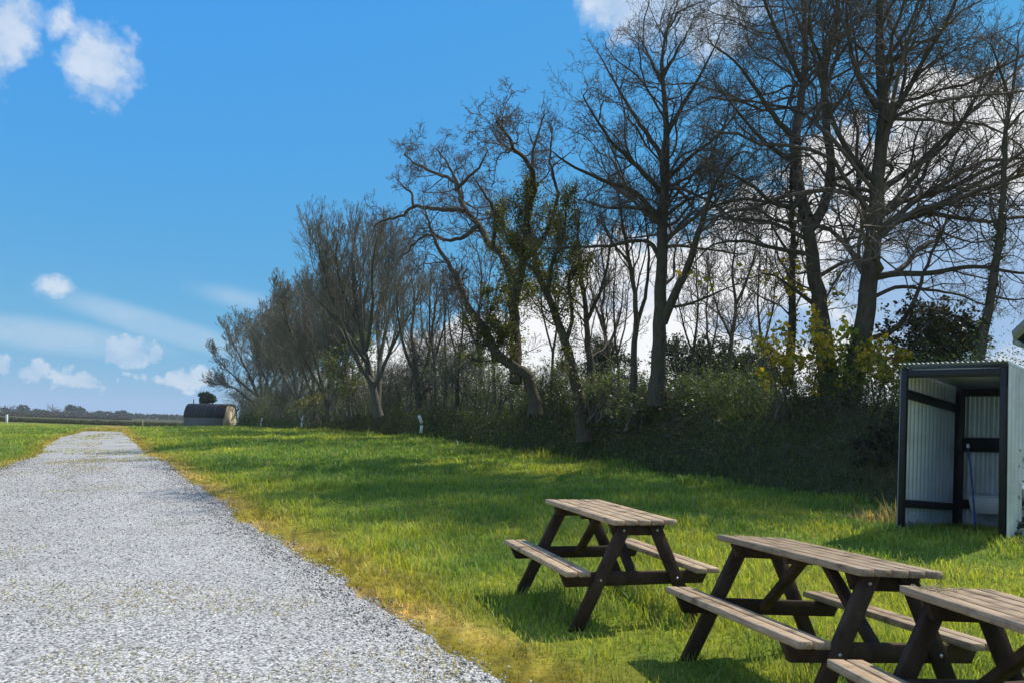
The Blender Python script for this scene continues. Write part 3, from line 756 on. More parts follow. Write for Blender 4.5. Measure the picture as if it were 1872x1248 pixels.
trees['gnarl'] = tree('tree', 'gnarled bare tree with crooked limbs stretching left above the hedge', 21.5, [
    ([(978, 755), (973, 715), (963, 685), (945, 672), (927, 664), (905, 640), (885, 600), (862, 572), (840, 520), (820, 480), (800, 450), (782, 405)], 12, 2.6),
    ([(942, 700), (944, 640), (940, 580), (932, 500), (915, 460), (900, 452), (876, 412), (852, 388), (838, 350), (830, 330), (800, 318), (760, 300), (742, 285)], 12, 2.2),
    ([(848, 386), (815, 383), (785, 380), (756, 378), (735, 395), (705, 402), (685, 415)], 5.0, 1.8),
    ([(756, 378), (752, 355), (740, 345), (728, 330)], 3, 1.3),
    ([(940, 560), (955, 480), (965, 400), (976, 324), (960, 290), (940, 276), (930, 250), (905, 222)], 8, 1.8),
    ([(970, 350), (975, 280), (985, 240), (995, 212)], 4.5, 1.4),
    ([(940, 276), (915, 262), (902, 244)], 3, 1.3),
    ([(832, 348), (860, 320), (880, 300), (890, 275)], 4, 1.4),
    ([(838, 340), (822, 305), (805, 280)], 3.5, 1.3),
    ([(900, 452), (905, 400), (890, 360), (870, 330)], 5, 1.5),
    ([(876, 412), (850, 432), (820, 440), (790, 430), (762, 440), (742, 465)], 4.5, 1.5),
    ([(955, 480), (990, 440), (1010, 400), (1020, 350), (1005, 300), (1012, 250)], 6, 1.5)], 104,
    LV(2.2, 4.0, 5.0, up=.12, w=.36, l1=.30, l2=.42, l3=.42, out=.15, a1=(30, 70), lm=(1.6, .9, .45), rmin=.005), jit=1.7)
trees['ivyleft'] = tree('tree', 'leaning dark tree wrapped in green ivy beside the gnarled tree', 20.3, [
    ([(1068, 805), (1055, 720), (1040, 650), (1028, 610), (1010, 560), (985, 500), (970, 450), (962, 400)], 12, 4),
    ([(1034, 630), (1046, 580), (1040, 520), (1050, 470)], 5, 2), ([(1000, 535), (1010, 480), (1030, 430), (1035, 380)], 5, 2), ([(985, 500), (950, 470), (925, 430), (915, 400)], 4, 1.5)], 105, LV(2.2, 3.2, 4.6, up=.25, out=.1, lm=(1.6, .9, .5)))
trees['slim_a'] = tree('tree', 'slender bare tree standing just right of the leaning ivy tree', 20.6, [
    ([(1080, 760), (1077, 640), (1070, 560), (1060, 480), (1055, 410)], 8, 2.5), ([(1071, 590), (1095, 540), (1112, 480), (1120, 420)], 4, 1.5)], 106, LV(2.0, 3.0, 4.6, up=.3, out=.1, lm=(1.8, 1., .5)))
trees['slim_b'] = tree('tree', 'thin twin stemmed bare tree close left of the broad tree', 18.9, [
    ([(1158, 715), (1160, 640), (1163, 560), (1150, 480), (1138, 410), (1130, 340)], 7, 2), ([(1163, 600), (1180, 540), (1186, 470), (1180, 400)], 4.5, 1.6), ([(1150, 480), (1125, 450), (1105, 420)], 3, 1.3)], 107, LV(2.0, 3.0, 4.6, up=.3, out=.1, lm=(1.8, 1., .5)))
trees['slim_c'] = tree('tree', 'thin ivy covered trunk left of the forking tree', 16.8, [
    ([(1438, 705), (1448, 600), (1447, 520), (1450, 440), (1445, 360), (1447, 280)], 9, 2.5), ([(1447, 470), (1420, 430), (1400, 390)], 3, 1.2), ([(1448, 420), (1470, 380), (1490, 340)], 3, 1.2)], 108, LV(1.8, 3.0, 4.6, up=.3, out=.1, lm=(1.6, 1., .5)))
trees['slim_d'] = tree('tree', 'slender leaning tree rising behind the tin shed roof', 13.8, [
    ([(1778, 740), (1790, 655), (1802, 590), (1815, 520), (1828, 430), (1836, 330), (1838, 240), (1850, 170), (1862, 90)], 10, 2.5),
    ([(1812, 540), (1850, 548), (1900, 540)], 2.5, 1.5), ([(1834, 340), (1860, 310), (1890, 290)], 3, 1.5), ([(1838, 240), (1870, 205), (1900, 180)], 3, 1.5), ([(1846, 180), (1825, 120), (1812, 80)], 3, 1.4)], 109, LV(1.5, 2.8, 4.4, up=.25, out=.1, lm=(1.5, .9, .5)))
trees['poletree'] = tree('tree', 'thin straight pole-like young tree between vase shaped and gnarled trees', 31, [
    ([(816, 725), (814, 640), (812, 560), (810, 480)], 2.8, .9)], 110, [dict(dens=3.5, lr=.2, ang=(50, 85), up=.25, wander=.12, nseg=6, rmin=.007, t0=.25, lmax=1.4, sides=3), dict(dens=3, lr=.4, ang=(30, 60), up=.2, wander=.15, nseg=4, rmin=.006, t0=.2, lmax=.6)])
trees['vase'] = tree('tree', 'vase shaped bare tree with fanning stems left of the gnarled tree', 36, [
    ([(692, 760), (680, 690), (668, 640), (655, 570), (645, 500), (640, 430), (648, 375)], 7.5, 1.5),
    ([(690, 735), (695, 650), (690, 580), (700, 500), (720, 430), (728, 395)], 6, 1.4),
    ([(685, 700), (650, 640), (620, 560), (595, 490), (580, 430), (575, 400)], 5, 1.3),
    ([(688, 690), (720, 610), (750, 550), (772, 500)], 4.5, 1.3),
    ([(675, 655), (640, 600), (600, 545), (568, 510)], 4, 1.2),
    ([(695, 640), (710, 560), (740, 490), (758, 450)], 4, 1.2),
    ([(668, 620), (680, 540), (680, 450), (688, 385)], 4, 1.2),
    ([(655, 570), (625, 500), (610, 430), (612, 390)], 3.5, 1.1)], 111, LV(2.2, 3.2, 4.0, up=.5, w=.12, out=.1, a1=(18, 42), lm=(3.2, 1.9, 1.0), rmin=.0065, d4=3.0), bark='palebark', twig='paletwig', shrink=.86)
trees['left_a'] = tree('tree', 'bare grey tree standing just left of the vase shaped tree', 47, [
    ([(602, 765), (588, 690), (568, 620), (555, 560), (548, 510)], 6, 1.2), ([(600, 745), (605, 660), (600, 590), (592, 520), (596, 480)], 5, 1.2), ([(598, 725), (565, 660), (540, 610), (520, 560), (512, 520)], 4, 1.1), ([(602, 735), (630, 660), (645, 600), (652, 550)], 4, 1.1), ([(600, 700), (618, 620), (622, 560), (628, 500)], 4, 1.)], 112, LV(2.3, 3.4, 4.2, up=.5, w=.14, out=.15, a1=(20, 48), lm=(3.4, 2.0, 1.1), rmin=.009, d4=1.8), bark='palebark', twig='paletwig', shrink=0.86)
trees['left_b'] = tree('tree', 'bare grey many stemmed tree second from the left end of the hedge', 58, [
    ([(545, 768), (538, 690), (528, 620), (522, 560), (525, 515)], 5.5, 1.), ([(545, 745), (555, 670), (560, 600), (565, 545)], 4.5, 1.), ([(542, 730), (515, 670), (500, 610), (495, 560)], 4, 1.), ([(545, 725), (575, 660), (590, 610), (600, 560)], 3.5, 1.)], 113, LV(2.1, 3.1, 3.6, up=.5, w=.14, out=.2, a1=(20, 52), lm=(3.8, 2.2, 1.2), rmin=.010, d4=1.5), bark='palebark', twig='paletwig', shrink=0.86)
trees['left_c'] = tree('tree', 'rounded bare tree at the far left end of the hedge by the pod', 80, [
    ([(478, 765), (467, 710), (445, 660), (425, 620), (412, 595)], 5, .9), ([(480, 745), (475, 680), (460, 620), (448, 588)], 4.5, .9), ([(474, 748), (440, 715), (410, 698), (388, 700)], 3.5, .9), ([(482, 745), (490, 670), (490, 610), (492, 585)], 4, .9), ([(480, 740), (508, 670), (520, 615)], 4, .9), ([(470, 722), (430, 685), (400, 655), (388, 640)], 3.5, .8), ([(478, 735), (500, 700), (535, 660), (545, 620)], 3.5, .8)], 114, LV(1.8, 2.9, 3.4, up=.4, w=.16, out=.3, a1=(22, 55), lm=(3.6, 2.2, 1.3), rmin=.013, d4=1.5), bark='palebark', twig='paletwig', shrink=0.95)
trees['left_d'] = tree('tree', 'grey twiggy tree between the rounded end tree and its many stemmed neighbour', 68, [
    ([(512, 768), (505, 700), (495, 640), (488, 590), (492, 555)], 4.5, .9), ([(512, 745), (520, 680), (522, 620), (518, 565)], 4, .9), ([(510, 735), (488, 690), (470, 640), (462, 600)], 3.5, .8), ([(514, 735), (540, 680), (552, 630), (556, 590)], 3.5, .8)], 117, LV(2.1, 3.1, 3.6, up=.45, w=.15, out=.2, a1=(20, 52), lm=(3.8, 2.2, 1.3), rmin=.011, d4=1.4), bark='palebark', twig='paletwig', shrink=0.84)
trees['left_e'] = tree('tree', 'slender grey tree close behind the many stemmed grey trees', 54, [
    ([(575, 768), (572, 690), (562, 610), (566, 540), (560, 490)], 4.5, .9), ([(574, 735), (592, 660), (604, 590), (612, 530)], 3.5, .8), ([(572, 720), (550, 650), (536, 590), (530, 540)], 3.5, .8)], 118, LV(2.2, 3.4, 3.9, up=.5, w=.14, out=.15, a1=(20, 50), lm=(3.6, 2.2, 1.2), rmin=.009, d4=1.5), bark='palebark', twig='paletwig', shrink=0.84)
trees['left_f'] = tree('tree', 'bare tree with spreading top between the grey trees and the vase shaped tree', 44, [
    ([(640, 762), (636, 690), (626, 620), (630, 550), (622, 480)], 5, 1.0), ([(640, 730), (660, 660), (668, 590), (674, 530)], 4, .9), ([(636, 710), (612, 650), (596, 590), (588, 540)], 4, .9)], 119, LV(2.3, 3.4, 4.2, up=.5, w=.14, out=.15, a1=(20, 50), lm=(3.4, 2.1, 1.1), rmin=.008, d4=1.8), bark='palebark', twig='paletwig', shrink=0.82)
trees['mid_l'] = tree('tree', 'bare tree with upright twigs between vase shaped tree and pole-like tree', 34, [
    ([(765, 745), (762, 680), (752, 610), (758, 540), (750, 480)], 5, 1.1), ([(763, 710), (785, 640), (792, 580), (800, 520)], 4, 1.0), ([(762, 690), (738, 630), (728, 570), (722, 520)], 4, 1.0)], 120, LV(1.8, 2.6, 3.4, up=.5, w=.16, out=.15, a1=(20, 50), lm=(2.8, 1.7, .9), rmin=.0065, d4=3.0), bark='palebark', twig='paletwig', shrink=.95)
trees['back_c'] = tree('tree', 'bare tree standing behind the hedge right of the leaning ivy tree', 26, [
    ([(1115, 730), (1112, 650), (1102, 570), (1106, 500), (1098, 440)], 5, 1.3), ([(1110, 640), (1132, 580), (1140, 520)], 3.5, 1.1), ([(1108, 610), (1085, 550), (1078, 500)], 3.5, 1.1)], 121, LV(1.8, 2.6, 3.6, up=.35, out=.2, lm=(2.4, 1.4, .8), rmin=.006, d4=5))
for q_, (x0, D_, top_, dx_, lab_) in enumerate([(797, 32, 500, -12, 'thin bare young tree between the pole-like tree and the vase shaped tree'), (836, 29, 520, 10, 'thin bare young tree right of the pole-like tree'), (905, 27, 500, -14, 'thin bare young tree behind the crook of the gnarled trunk'), (1008, 25, 470, 12, 'thin bare young tree between the gnarled trunk and the leaning ivy tree'),
        (1132, 24, 480, -10, 'thin bare young tree left of the twin stemmed tree'), (1262, 23, 470, 14, 'thin bare young tree right of the broad tree trunk'), (1300, 25, 500, -8, 'thin bare young tree left of the tree behind the hedge'), (1398, 21, 450, -12, 'thin bare young tree left of the ivy covered trunk')]):
    h_ = 740 - top_
    trees['thin%d' % q_] = tree('young_tree', lab_, D_, [([(x0, 742), (x0 + dx_ * .2, 742 - h_ * .3), (x0 + dx_, 742 - h_ * .62), (x0 + dx_ * .7, top_)], 3.6, 1.1), ([(x0 + dx_ * .3, 742 - h_ * .36), (x0 - dx_ * 1.2, 742 - h_ * .6), (x0 - dx_ * 1.7, top_ + h_ * .16)], 2.2, .9)], 140 + q_, LV(1.9, 2.8, 3.6, up=.35, w=.2, out=.15, lm=(1.9, 1.1, .6), rmin=.0055, d4=4))
trees['back_a'] = tree('tree', 'bare tree standing behind the hedge between broad and forking trees', 27, [
    ([(1330, 720), (1335, 640), (1345, 560), (1340, 480), (1350, 420)], 5, 1.5), ([(1338, 620), (1310, 560), (1295, 500)], 3, 1.2), ([(1344, 560), (1370, 500), (1385, 440)], 3, 1.2)], 115, LV(1.5, 2.4, 3.2, up=.3, out=.2, lm=(2.2, 1.2, .7), rmin=.007))
trees['back_b'] = tree('tree', 'bare tree standing behind the hedge left of the gnarled trunk', 30, [
    ([(880, 740), (878, 660), (872, 600), (880, 530), (876, 470)], 5, 1.4), ([(876, 640), (850, 580), (838, 520)], 3.5, 1.2), ([(876, 620), (900, 560), (915, 510)], 3, 1.2)], 116, LV(1.5, 2.4, 3.2, up=.3, out=.2, lm=(2.2, 1.2, .7), rmin=.0075))
print('trees done')

# ivy and leaves on some of them
GRN0, GRN1 = (.035, .055, .012), (.10, .12, .025)
r_, lv, rs = trees['ivyleft']; add_leaves(r_, 'ivy', np.vstack([pts_on(lv[0], 4000, rs, .16), pts_on(lv[1], 6000, rs, .09), pts_on(lv[2], 8000, rs, .06)]), .052, rs, GRN0, (.26, .25, .05))
r_, lv, rs = trees['gnarl']; lo = lambda l, zmax: (l[0][(l[0][:, 0, 2] < zmax) & (l[0][:, 0, 0] > -.9)], l[1])
add_leaves(r_, 'ivy', np.vstack([pts_on((lv[0][0][1:2, :7], None), 2600, rs, .22), pts_on((lv[0][0][4:5, :8], None), 2600, rs, .22), pts_on((lv[0][0][11:12, :8], None), 1500, rs, .2), pts_on(lo(lv[1], 6.0), 4500, rs, .1), pts_on(lo(lv[2], 6.0), 5500, rs, .08)]), .052, rs, GRN0, (.27, .26, .05))
r_, lv, rs = trees['slim_c']; add_leaves(r_, 'ivy', pts_on((lv[0][0][:1], None), 1000, rs, .09), .06, rs, GRN0, GRN1)
r_, lv, rs = trees['slim_d']; add_leaves(r_, 'ivy', pts_on((lv[0][0][:1, :8], None), 1300, rs, .055), .05, rs, GRN0, GRN1)
for k_ in ('sy_right', 'sy_fork', 'sy_mid'):
    r_, lv, rs = trees[k_]; n_ = 9000
    add_leaves(r_, 'bud', pts_on(lv[3], n_, rs, .004, .6), .028, rs, (.08, .07, .035), (.17, .14, .06))
r_, lv, rs = trees['sy_right']; add_leaves(r_, 'ivy', pts_on((lv[0][0][:1, :3], None), 1500, rs, .16), .07, rs, GRN0, GRN1)
r_, lv, rs = trees['sy_fork']; add_leaves(r_, 'ivy', pts_on((lv[0][0][:1, :5], None), 1500, rs, .16), .07, rs, GRN0, GRN1)

r_, lv, rs = trees['sy_fork']; lw = lambda l, z: (l[0][l[0][:, 0, 2] < z], l[1])
tag(add_leaves(r_, 'leaf', np.vstack([pts_on(lw(lv[1], 4.6), 60, rs, .05), pts_on(lw(lv[2], 5.0), 110, rs, .05)]), .12, rs, (.22, .24, .02), (.66, .44, .03)), kind='stuff')

# ------------------------------------------------------------------ saplings, shrubs and evergreens on the bank
def bush(name, label, cpx, rpx, D, seed, nst, lvk, twig='shrubtwig', leaves=None, cat='shrub', group=None, foot=None):
    """many stems from the bank spreading through an ellipse of the photograph"""
    rs = np.random.RandomState(seed); cx, cy = cpx; rx, ry = rpx
    fx, fy = foot if foot else (cx, cy + ry)
    root = empty(name, tuple(at(fx, fy, D)), label=label, cat=cat, group=group)
    sc = D / F_PX; P = []
    for k in range(nst):
        a = rs.uniform(-1, 1); t = rs.uniform(.55, 1.05)
        b = at(fx + rs.uniform(-.85, .85) * rx, fy, D + rs.uniform(-.3, .3) * rx * sc)
        e = at(cx + math.sin(a * 1.5) * rx * t, cy - math.cos(a * 1.5) * ry * t, D + rs.uniform(-.8, .8) * rx * sc)
        m = (b + e) / 2 + np.array([0, 0, .15]) * np.linalg.norm(e - b) + rs.randn(3) * .05 * np.linalg.norm(e - b)
        P.append(smooth_line(np.array([b, m, e]), 10))
    P = np.array(P); R = np.linspace(1, .35, 10)[None] * (.012 + .012 * rs.rand(nst, 1)) * (1 + D / 60)
    st = MB(); V, Q = tubes(P, R, 4); st.add(V, Q)
    lev = [(P, R)]
    for g in lvk:
        g = dict(g); sides = g.pop('sides', 3); P, R = grow(P, R, rs, **g); V, Q = tubes(P, R, sides); st.add(V, Q); lev.append((P, R))
    st.build('stems', M[twig], root, fix=False)
    if leaves:
        n, size, c0, c1 = leaves[:4]; asp = leaves[4] if len(leaves) > 4 else 1
        add_leaves(root, 'foliage', pts_on(lev[-1], n, rs, size * .4), size, rs, c0, c1, aspect=asp)
    return root
def SL(D, up=.15, k=1.0):
    f = 1 + D / 40
    return [dict(dens=4.2 * k, lr=.5, ang=(25, 65), up=up, wander=.22, nseg=6, rmin=.0032 * f, t0=.15, lmax=1.4), dict(dens=6.0 * k, lr=.45, ang=(25, 70), up=up * .6, wander=.25, nseg=5, rmin=.0026 * f, t0=.1, lmax=.7, lmin=.15),
            dict(dens=6.0 * k, lr=.5, ang=(25, 70), up=up * .4, wander=.28, nseg=4, rmin=.0022 * f, t0=.1, lmax=.4, lmin=.10)]
YL0, YL1 = (.22, .24, .02), (.66, .44, .03)
bush('sapling', 'yellow leaved sapling growing left of the forking tree trunk', (1462, 680), (65, 85), 15.0, 201, 9, SL(15, .2, .6), 'twig', (900, .11, YL0, YL1), 'sapling')
bush('sapling', 'yellow leaved sapling growing between bare trunk and shed', (1622, 715), (42, 65), 14.4, 202, 7, SL(15, .2, .6), 'twig', (520, .11, YL0, YL1), 'sapling')
bush('sapling', 'small green leaved sapling growing between the two big trunks', (1540, 690), (28, 75), 15.2, 203, 4, SL(15, .3, .6), 'twig', (300, .11, (.18, .26, .03), (.5, .5, .05)), 'sapling', foot=(1538, 780))
bush('evergreen_shrub', 'dense dark evergreen shrub behind the tin shed roof', (1700, 655), (85, 85), 14.9, 204, 22, SL(14, .2, 1.1), 'twig', (7000, .075, (.02, .028, .010), (.07, .065, .02), .8), 'evergreen shrub')
bush('evergreen_shrub', 'low dark evergreen shrub beside the left post of the shed', (1625, 860), (40, 70), 13.2, 205, 10, SL(14, .2, 1.), 'twig', (2600, .06, (.012, .022, .008), (.04, .05, .014), .8), 'evergreen shrub')
EG = 'evergreens growing beyond the hedge'
for k, (cx, cy, rx, ry, lab) in enumerate([(1250, 690, 55, 60, 'dark evergreen beyond the hedge right of the broad tree trunk'), (1315, 700, 50, 55, 'dark evergreen beyond the hedge below the thin background tree'), (1385, 700, 45, 50, 'dark evergreen beyond the hedge next to the yellow sapling'), (1110, 700, 50, 60, 'dark evergreen beyond the hedge behind the thin twin stemmed tree')]):
    bush('evergreen', lab, (cx, cy), (rx, ry), 30, 220 + k, 16, SL(30, .35, .8), 'twig', (5200, .13, (.014, .024, .012), (.035, .05, .02), .5), 'evergreen', EG)
SG = 'bare shrubs growing on the hedge bank'
shr = [(455, 742, 38, 34, 84, 'pale twiggy shrub at the left tip of the hedge beside the pod'), (530, 735, 40, 40, 63, 'bare shrub under the many stemmed grey tree'),
       (585, 735, 40, 42, 52, 'bare shrub left of the second marker post'), (640, 735, 45, 45, 45, 'bare shrub at the foot of the grey tree by the vase shaped tree'),
       (725, 725, 50, 52, 38, 'bare shrub right of the vase shaped trunk'), (790, 700, 55, 70, 33, 'bare shrub around the thin pole-like tree'),
       (850, 720, 55, 58, 28, 'bare brown shrub left of the gnarled trunk'), (925, 730, 50, 55, 24, 'bare shrub in front of the gnarled trunk'),
       (1010, 730, 50, 65, 21.5, 'bare shrub between gnarled trunk and leaning ivy tree'), (1120, 740, 60, 65, 19.2, 'bare shrub between leaning ivy tree and broad trunk'),
       (1180, 760, 50, 55, 18, 'low bare bramble shrub under the broad tree trunk'), (1265, 745, 60, 50, 17.4, 'bare shrub right of the broad tree trunk'), (1345, 745, 55, 45, 16.4, 'bare shrub left of the yellow sapling')]
for k, (cx, cy, rx, ry, D, lab) in enumerate(shr):
    n_ = 900 if D < 30 else 500
    lf = (n_ * 2, .042 * (1 + D / 60), (.08, .12, .03), (.20, .25, .07))
    bush('shrub', lab, (cx, cy - ry * (.18 if D > 24 else -.05)), (rx * 1.1, ry * (1.18 if D > 24 else .95)), D + 1.0, 240 + k, 26 if D > 24 else 20, SL(D, .2, 1.0 if D < 40 else .62), 'shrubtwig' if D < 40 else 'paletwig', lf, 'shrub', SG, foot=(cx, cy + ry * (.5 if D < 30 else .75)))
bush('shrub', 'fresh green leaved shrub beneath the vase shaped tree', (640, 690), (42, 70), 43, 270, 12, SL(43, .3, .7), 'paletwig', (2600, .13, (.10, .13, .03), (.24, .26, .07)), 'shrub')
bush('shrub', 'yellowish leafy shrub behind the second marker post', (575, 752), (32, 24), 49, 271, 10, SL(49, .3, .6), 'paletwig', (900, .12, (.13, .13, .04), (.28, .25, .09)), 'shrub')

# ------------------------------------------------------------------ hedge bank
s_arc = np.concatenate([[0], np.cumsum(np.linalg.norm(np.diff(HL, axis=0), axis=1))])
def bank_h(k): # crest height along the bank
    y = HL[k, 1]; return np.interp(y, [8, 14, 18, 22, 32, 50, 86], [1.6, 1.72, 1.55, 1.25, 1.1, .9, .8])
def bank_pt(k, c, lump=True):
    """k index along, c 0..1 across"""
    w = 2.7; h = bank_h(k); x = HL[k, 0] + HN[k, 0] * (c * w - .15); y = HL[k, 1] + HN[k, 1] * (c * w - .15)
    prof = sstep(0, .36, c) * (1 - sstep(.72, 1.0, c)); n = fbm(s_arc[k] * .55, c * 2.2, 51, 3)
    b = .6 + .75 * n
    push = (fbm(s_arc[k] * 1.3, c * 5, 53, 3) - .5) * .9 * np.minimum(1, c * 5)
    x = x - HN[k, 0] * push * .5; y = y - HN[k, 1] * push * .5
    z = ground(HL[k, 0], HL[k, 1]) - .04 + h * prof * b
    return np.stack([x, y, z], -1)
kk = np.arange(0, 400); cc = np.linspace(0, 1, 26)
K2, C2 = np.meshgrid(kk, cc, indexing='ij')
BV = bank_pt(K2.ravel(), C2.ravel()); i = np.arange(BV.shape[0]).reshape(400, 26)
BQ = np.stack([i[:-1, :-1], i[1:, :-1], i[1:, 1:], i[:-1, 1:]], -1).reshape(-1, 4)
M['bank'] = simple_mat('hedge_bank_earth', (.030, .036, .016), (.08, .08, .04), 5, .95, bump=.8, spec=.05)
hbk = link('hedge_bank', np_mesh('hedge_bank', BV, BQ, None, True), M['bank']); tag(hbk, kind='structure')
def bank_cover():
    rs = np.random.RandomState(61); n = 210000
    wgt = 1 / np.maximum(HL[:, 1], 8) ** 1.15; wgt /= wgt.sum()
    k = rs.choice(400, n, p=wgt); c = rs.rand(n) ** .8 * .85
    p = bank_pt(k, c); D = np.maximum(p[:, 1], 6)
    nb = rs.randn(n, 3) * .05; up = np.abs(rs.randn(n)) * (.10 + .22 * (c > .25)) * (1 + fbm(p[:, 0] * 2, p[:, 1] * 2, 3, 2))
    p = p + nb; p[:, 2] += up * (c > .03); p[:, :2] -= HN[k] * up[:, None] * .6
    jitk = rs.rand(n)[:, None] * (HT[k] * .3); p[:, :2] += jitk
    s = .034 * (D / 12) ** .75
    P, Q, C = leaf_cloud(p, s, rs, (.045, .085, .018), (.16, .22, .045), droop=.3, aspect=.8)
    # grass on the bank
    m = 100000; k = rs.choice(400, m, p=wgt); c = rs.rand(m) ** .55 * .85; q = bank_pt(k, c); sel = fbm(q[:, 0] * .9, q[:, 1] * .9, 71, 2) > .48; q = q[sel]; m = len(q)
    g = np.array([.14, .21, .045]) * (.6 + .9 * rs.rand(m))[:, None]; g = np.where(rs.rand(m)[:, None] < .18, np.array([.40, .33, .19]), g)
    hh = (.10 + .20 * rs.rand(m)); P2, Q2, T2, C2_ = blades(q[:, 0], q[:, 1], q[:, 2], hh, .006 * (q[:, 1] / 8) ** .8, .4 + .5 * rs.rand(m), g * .8, g * 1.1)
    n1 = len(P)
    return np_mesh('bank_ground_cover', np.vstack([P, P2]), np.vstack([Q, Q2 + n1]), T2 + n1, False, np.vstack([C, C2_]))
tag(link('bank_ground_cover', bank_cover(), M['leaf']), label='dark ivy, grass and weeds covering the hedge bank', cat='undergrowth', kind='stuff')
def brambles():
    rs = np.random.RandomState(67); n = 8000
    wgt = 1 / np.maximum(HL[:, 1], 8) ** 1.1; wgt /= wgt.sum(); k = rs.choice(400, n, p=wgt); c = .1 + .6 * rs.rand(n); p = bank_pt(k, c)
    a = rs.rand(n) * 6.28; L = .35 + 1.0 * rs.rand(n) ** 1.5; nseg = 8; P = np.zeros((n, nseg, 3)); P[:, 0] = p
    d = norm(np.stack([np.cos(a), np.sin(a), 1.0 + rs.rand(n)], 1))
    for q in range(1, nseg):
        d = norm(d + .16 * rs.randn(n, 3) + np.array([0, 0, -.22])); P[:, q] = P[:, q - 1] + d * (L / (nseg - 1))[:, None]
    r = (.0022 + .002 * rs.rand(n)) * (np.maximum(p[:, 1], 8) / 11) ** .8
    V, Q = tubes(P, r[:, None] * np.linspace(1, .5, nseg), 3)
    return np_mesh('brambles', V, Q)
tag(link('brambles', brambles(), M['shrubtwig']), label='tangle of thin arching bramble stems over the hedge bank', cat='brambles', kind='stuff')

def thicket():
    rs = np.random.RandomState(68); n = 5200
    wgt = 1 / np.maximum(HL[:, 1], 10) ** .55; wgt /= wgt.sum(); k = rs.choice(400, n, p=wgt); c = .25 + .65 * rs.rand(n); p = bank_pt(k, c); y = HL[k, 1]
    hgt = np.interp(y, [8, 13, 16, 22, 30, 45, 70, 90], [.6, .7, .8, 1.4, 2.3, 3.2, 3.4, 2.4]) * (.4 + 1.1 * fbm(s_arc[k] * .35, s_arc[k] * 0, 81, 2)) * (.4 + .8 * rs.rand(n))
    a = rs.rand(n) * 6.28; d = norm(np.stack([np.cos(a) * .5, np.sin(a) * .5, np.ones(n)], 1)); ns = 8; P = np.zeros((n, ns, 3)); P[:, 0] = p
    for q in range(1, ns):
        d = norm(d + .20 * rs.randn(n, 3) + np.array([0, 0, .06])); P[:, q] = P[:, q - 1] + d * (hgt / (ns - 1))[:, None]
    f = (np.maximum(y, 10) / 18) ** .75; r = (.004 + .003 * rs.rand(n)) * f; Rr = r[:, None] * np.linspace(1, .45, ns)
    b = MB(); V, Q = tubes(P, Rr, 3); b.add(V, Q)
    P2, R2 = grow(P, Rr, rs, 3.0, .5, (25, 70), .15, .25, 5, .0032, t0=.15, lmax=1.2, lmin=.2); V, Q = tubes(P2, R2, 3); b.add(V, Q)
    lv = pts_on((P2, R2), 26000, rs, .03); D = np.maximum(lv[:, 1], 10)
    o = b.build('thicket', M['shrubtwig'], None, fix=False)
    X, XQ, XC = leaf_cloud(lv, .036 * (D / 16) ** .7, rs, (.08, .125, .03), (.22, .27, .08))
    return o, np_mesh('thicket_leaves', X, XQ, None, False, XC)
th, thm = thicket(); tag(th, label='tangle of bare grey brown saplings and briars along the hedge top', cat='thicket', kind='stuff')
tag(link('thicket_leaves', thm, M['leaf']), label='small young leaves speckled through the hedge top thicket', cat='leaves', kind='stuff')

# climbing plant on the right wall of the shed
cl_rs = np.random.RandomState(90); clr = empty('climbing_plant', tuple(FRb + fw_dir * .1 + dp * .3), label='dark leafy climber on the right outer wall of the shed', cat='climber')
cb = MB(); cps = []
for k in range(16):
    u = .16 + .34 * cl_rs.rand(); b0 = FRb + fw_dir * (PW / 2 + .035) + dp * u * 1.2; pts = [b0]
    top_ = .5 + 1.25 * cl_rs.rand() if u > .26 else .3 + .25 * cl_rs.rand()
    for q in range(8): pts.append(pts[-1] + np.array([0, 0, top_ / 8]) + dp * cl_rs.randn() * .03 + fw_dir * max(0, .02 * cl_rs.randn()) * .6)
    cb.tube(pts, np.linspace(.005, .002, 9), 4); cps.append(np.array(pts)[2:] if u > .22 else np.array(pts)[:4])
cb.build('stems', M['twig'], clr, fix=False)
cps = np.vstack(cps); ix = cl_rs.randint(len(cps), size=700)
add_leaves(clr, 'foliage', cps[ix] + cl_rs.randn(700, 3) * .035, .05, cl_rs, (.015, .022, .010), (.04, .05, .02))

# ------------------------------------------------------------------ marker posts by the hedge
M['post'] = simple_mat('grey_post', (.06, .06, .06), (.11, .105, .10), 12, .8)
def marker(px_b, px_t, D, label, tilt, hmul=1.0):
    b = at(px_b[0], px_b[1], D); b[2] = g1(b[0], b[1]); t = at(px_t[0], px_t[1], D)
    root = empty('marker_post', tuple(b), label=label, cat='marker post', group='white plated marker posts along the hedge')
    MB().beam(b - (0, 0, .1), t - (0, 0, .08), .05, .05, (0, 1, 0)).build('post', M['post'], root, bevel=.004)
    v = t - b
    for (f0, f1, tl) in ((.70, 1.02, tilt), (.30, .60, -tilt * .6)):
        a_, b_ = b + v * f0, b + v * f1; a_ = a_ - RC * tl - FW * .035; b_ = b_ + RC * tl - FW * .035
        MB().beam(a_, b_, .12, .02, (0, 1, .05)).build('plate', M['white'], root, bevel=.004)
marker((772, 803), (768, 759), 32.0, 'bent white marker post nearest, left of the gnarled tree trunk', -.05)
marker((550, 789), (554, 760), 52, 'white marker post at the hedge below the grey bare trees', .05)
marker((476, 786), (479, 764), 71, 'small white marker post at the left end of the hedge', .05)
def small_post(px, py0, py1, D, label, w, mat, name='post'):
    b = at(px, py0, D); t = at(px, py1, D)
    root = empty(name, tuple(b), label=label, cat='post')
    MB().beam(b - (0, 0, .2), t, w, w, (0, 1, 0)).build('shaft', M[mat], root, bevel=.006)
    MB().beam(t, t + (0, 0, .05), w * 1.25, w * 1.25, (0, 1, 0)).build('cap', M[mat], root, bevel=.006)
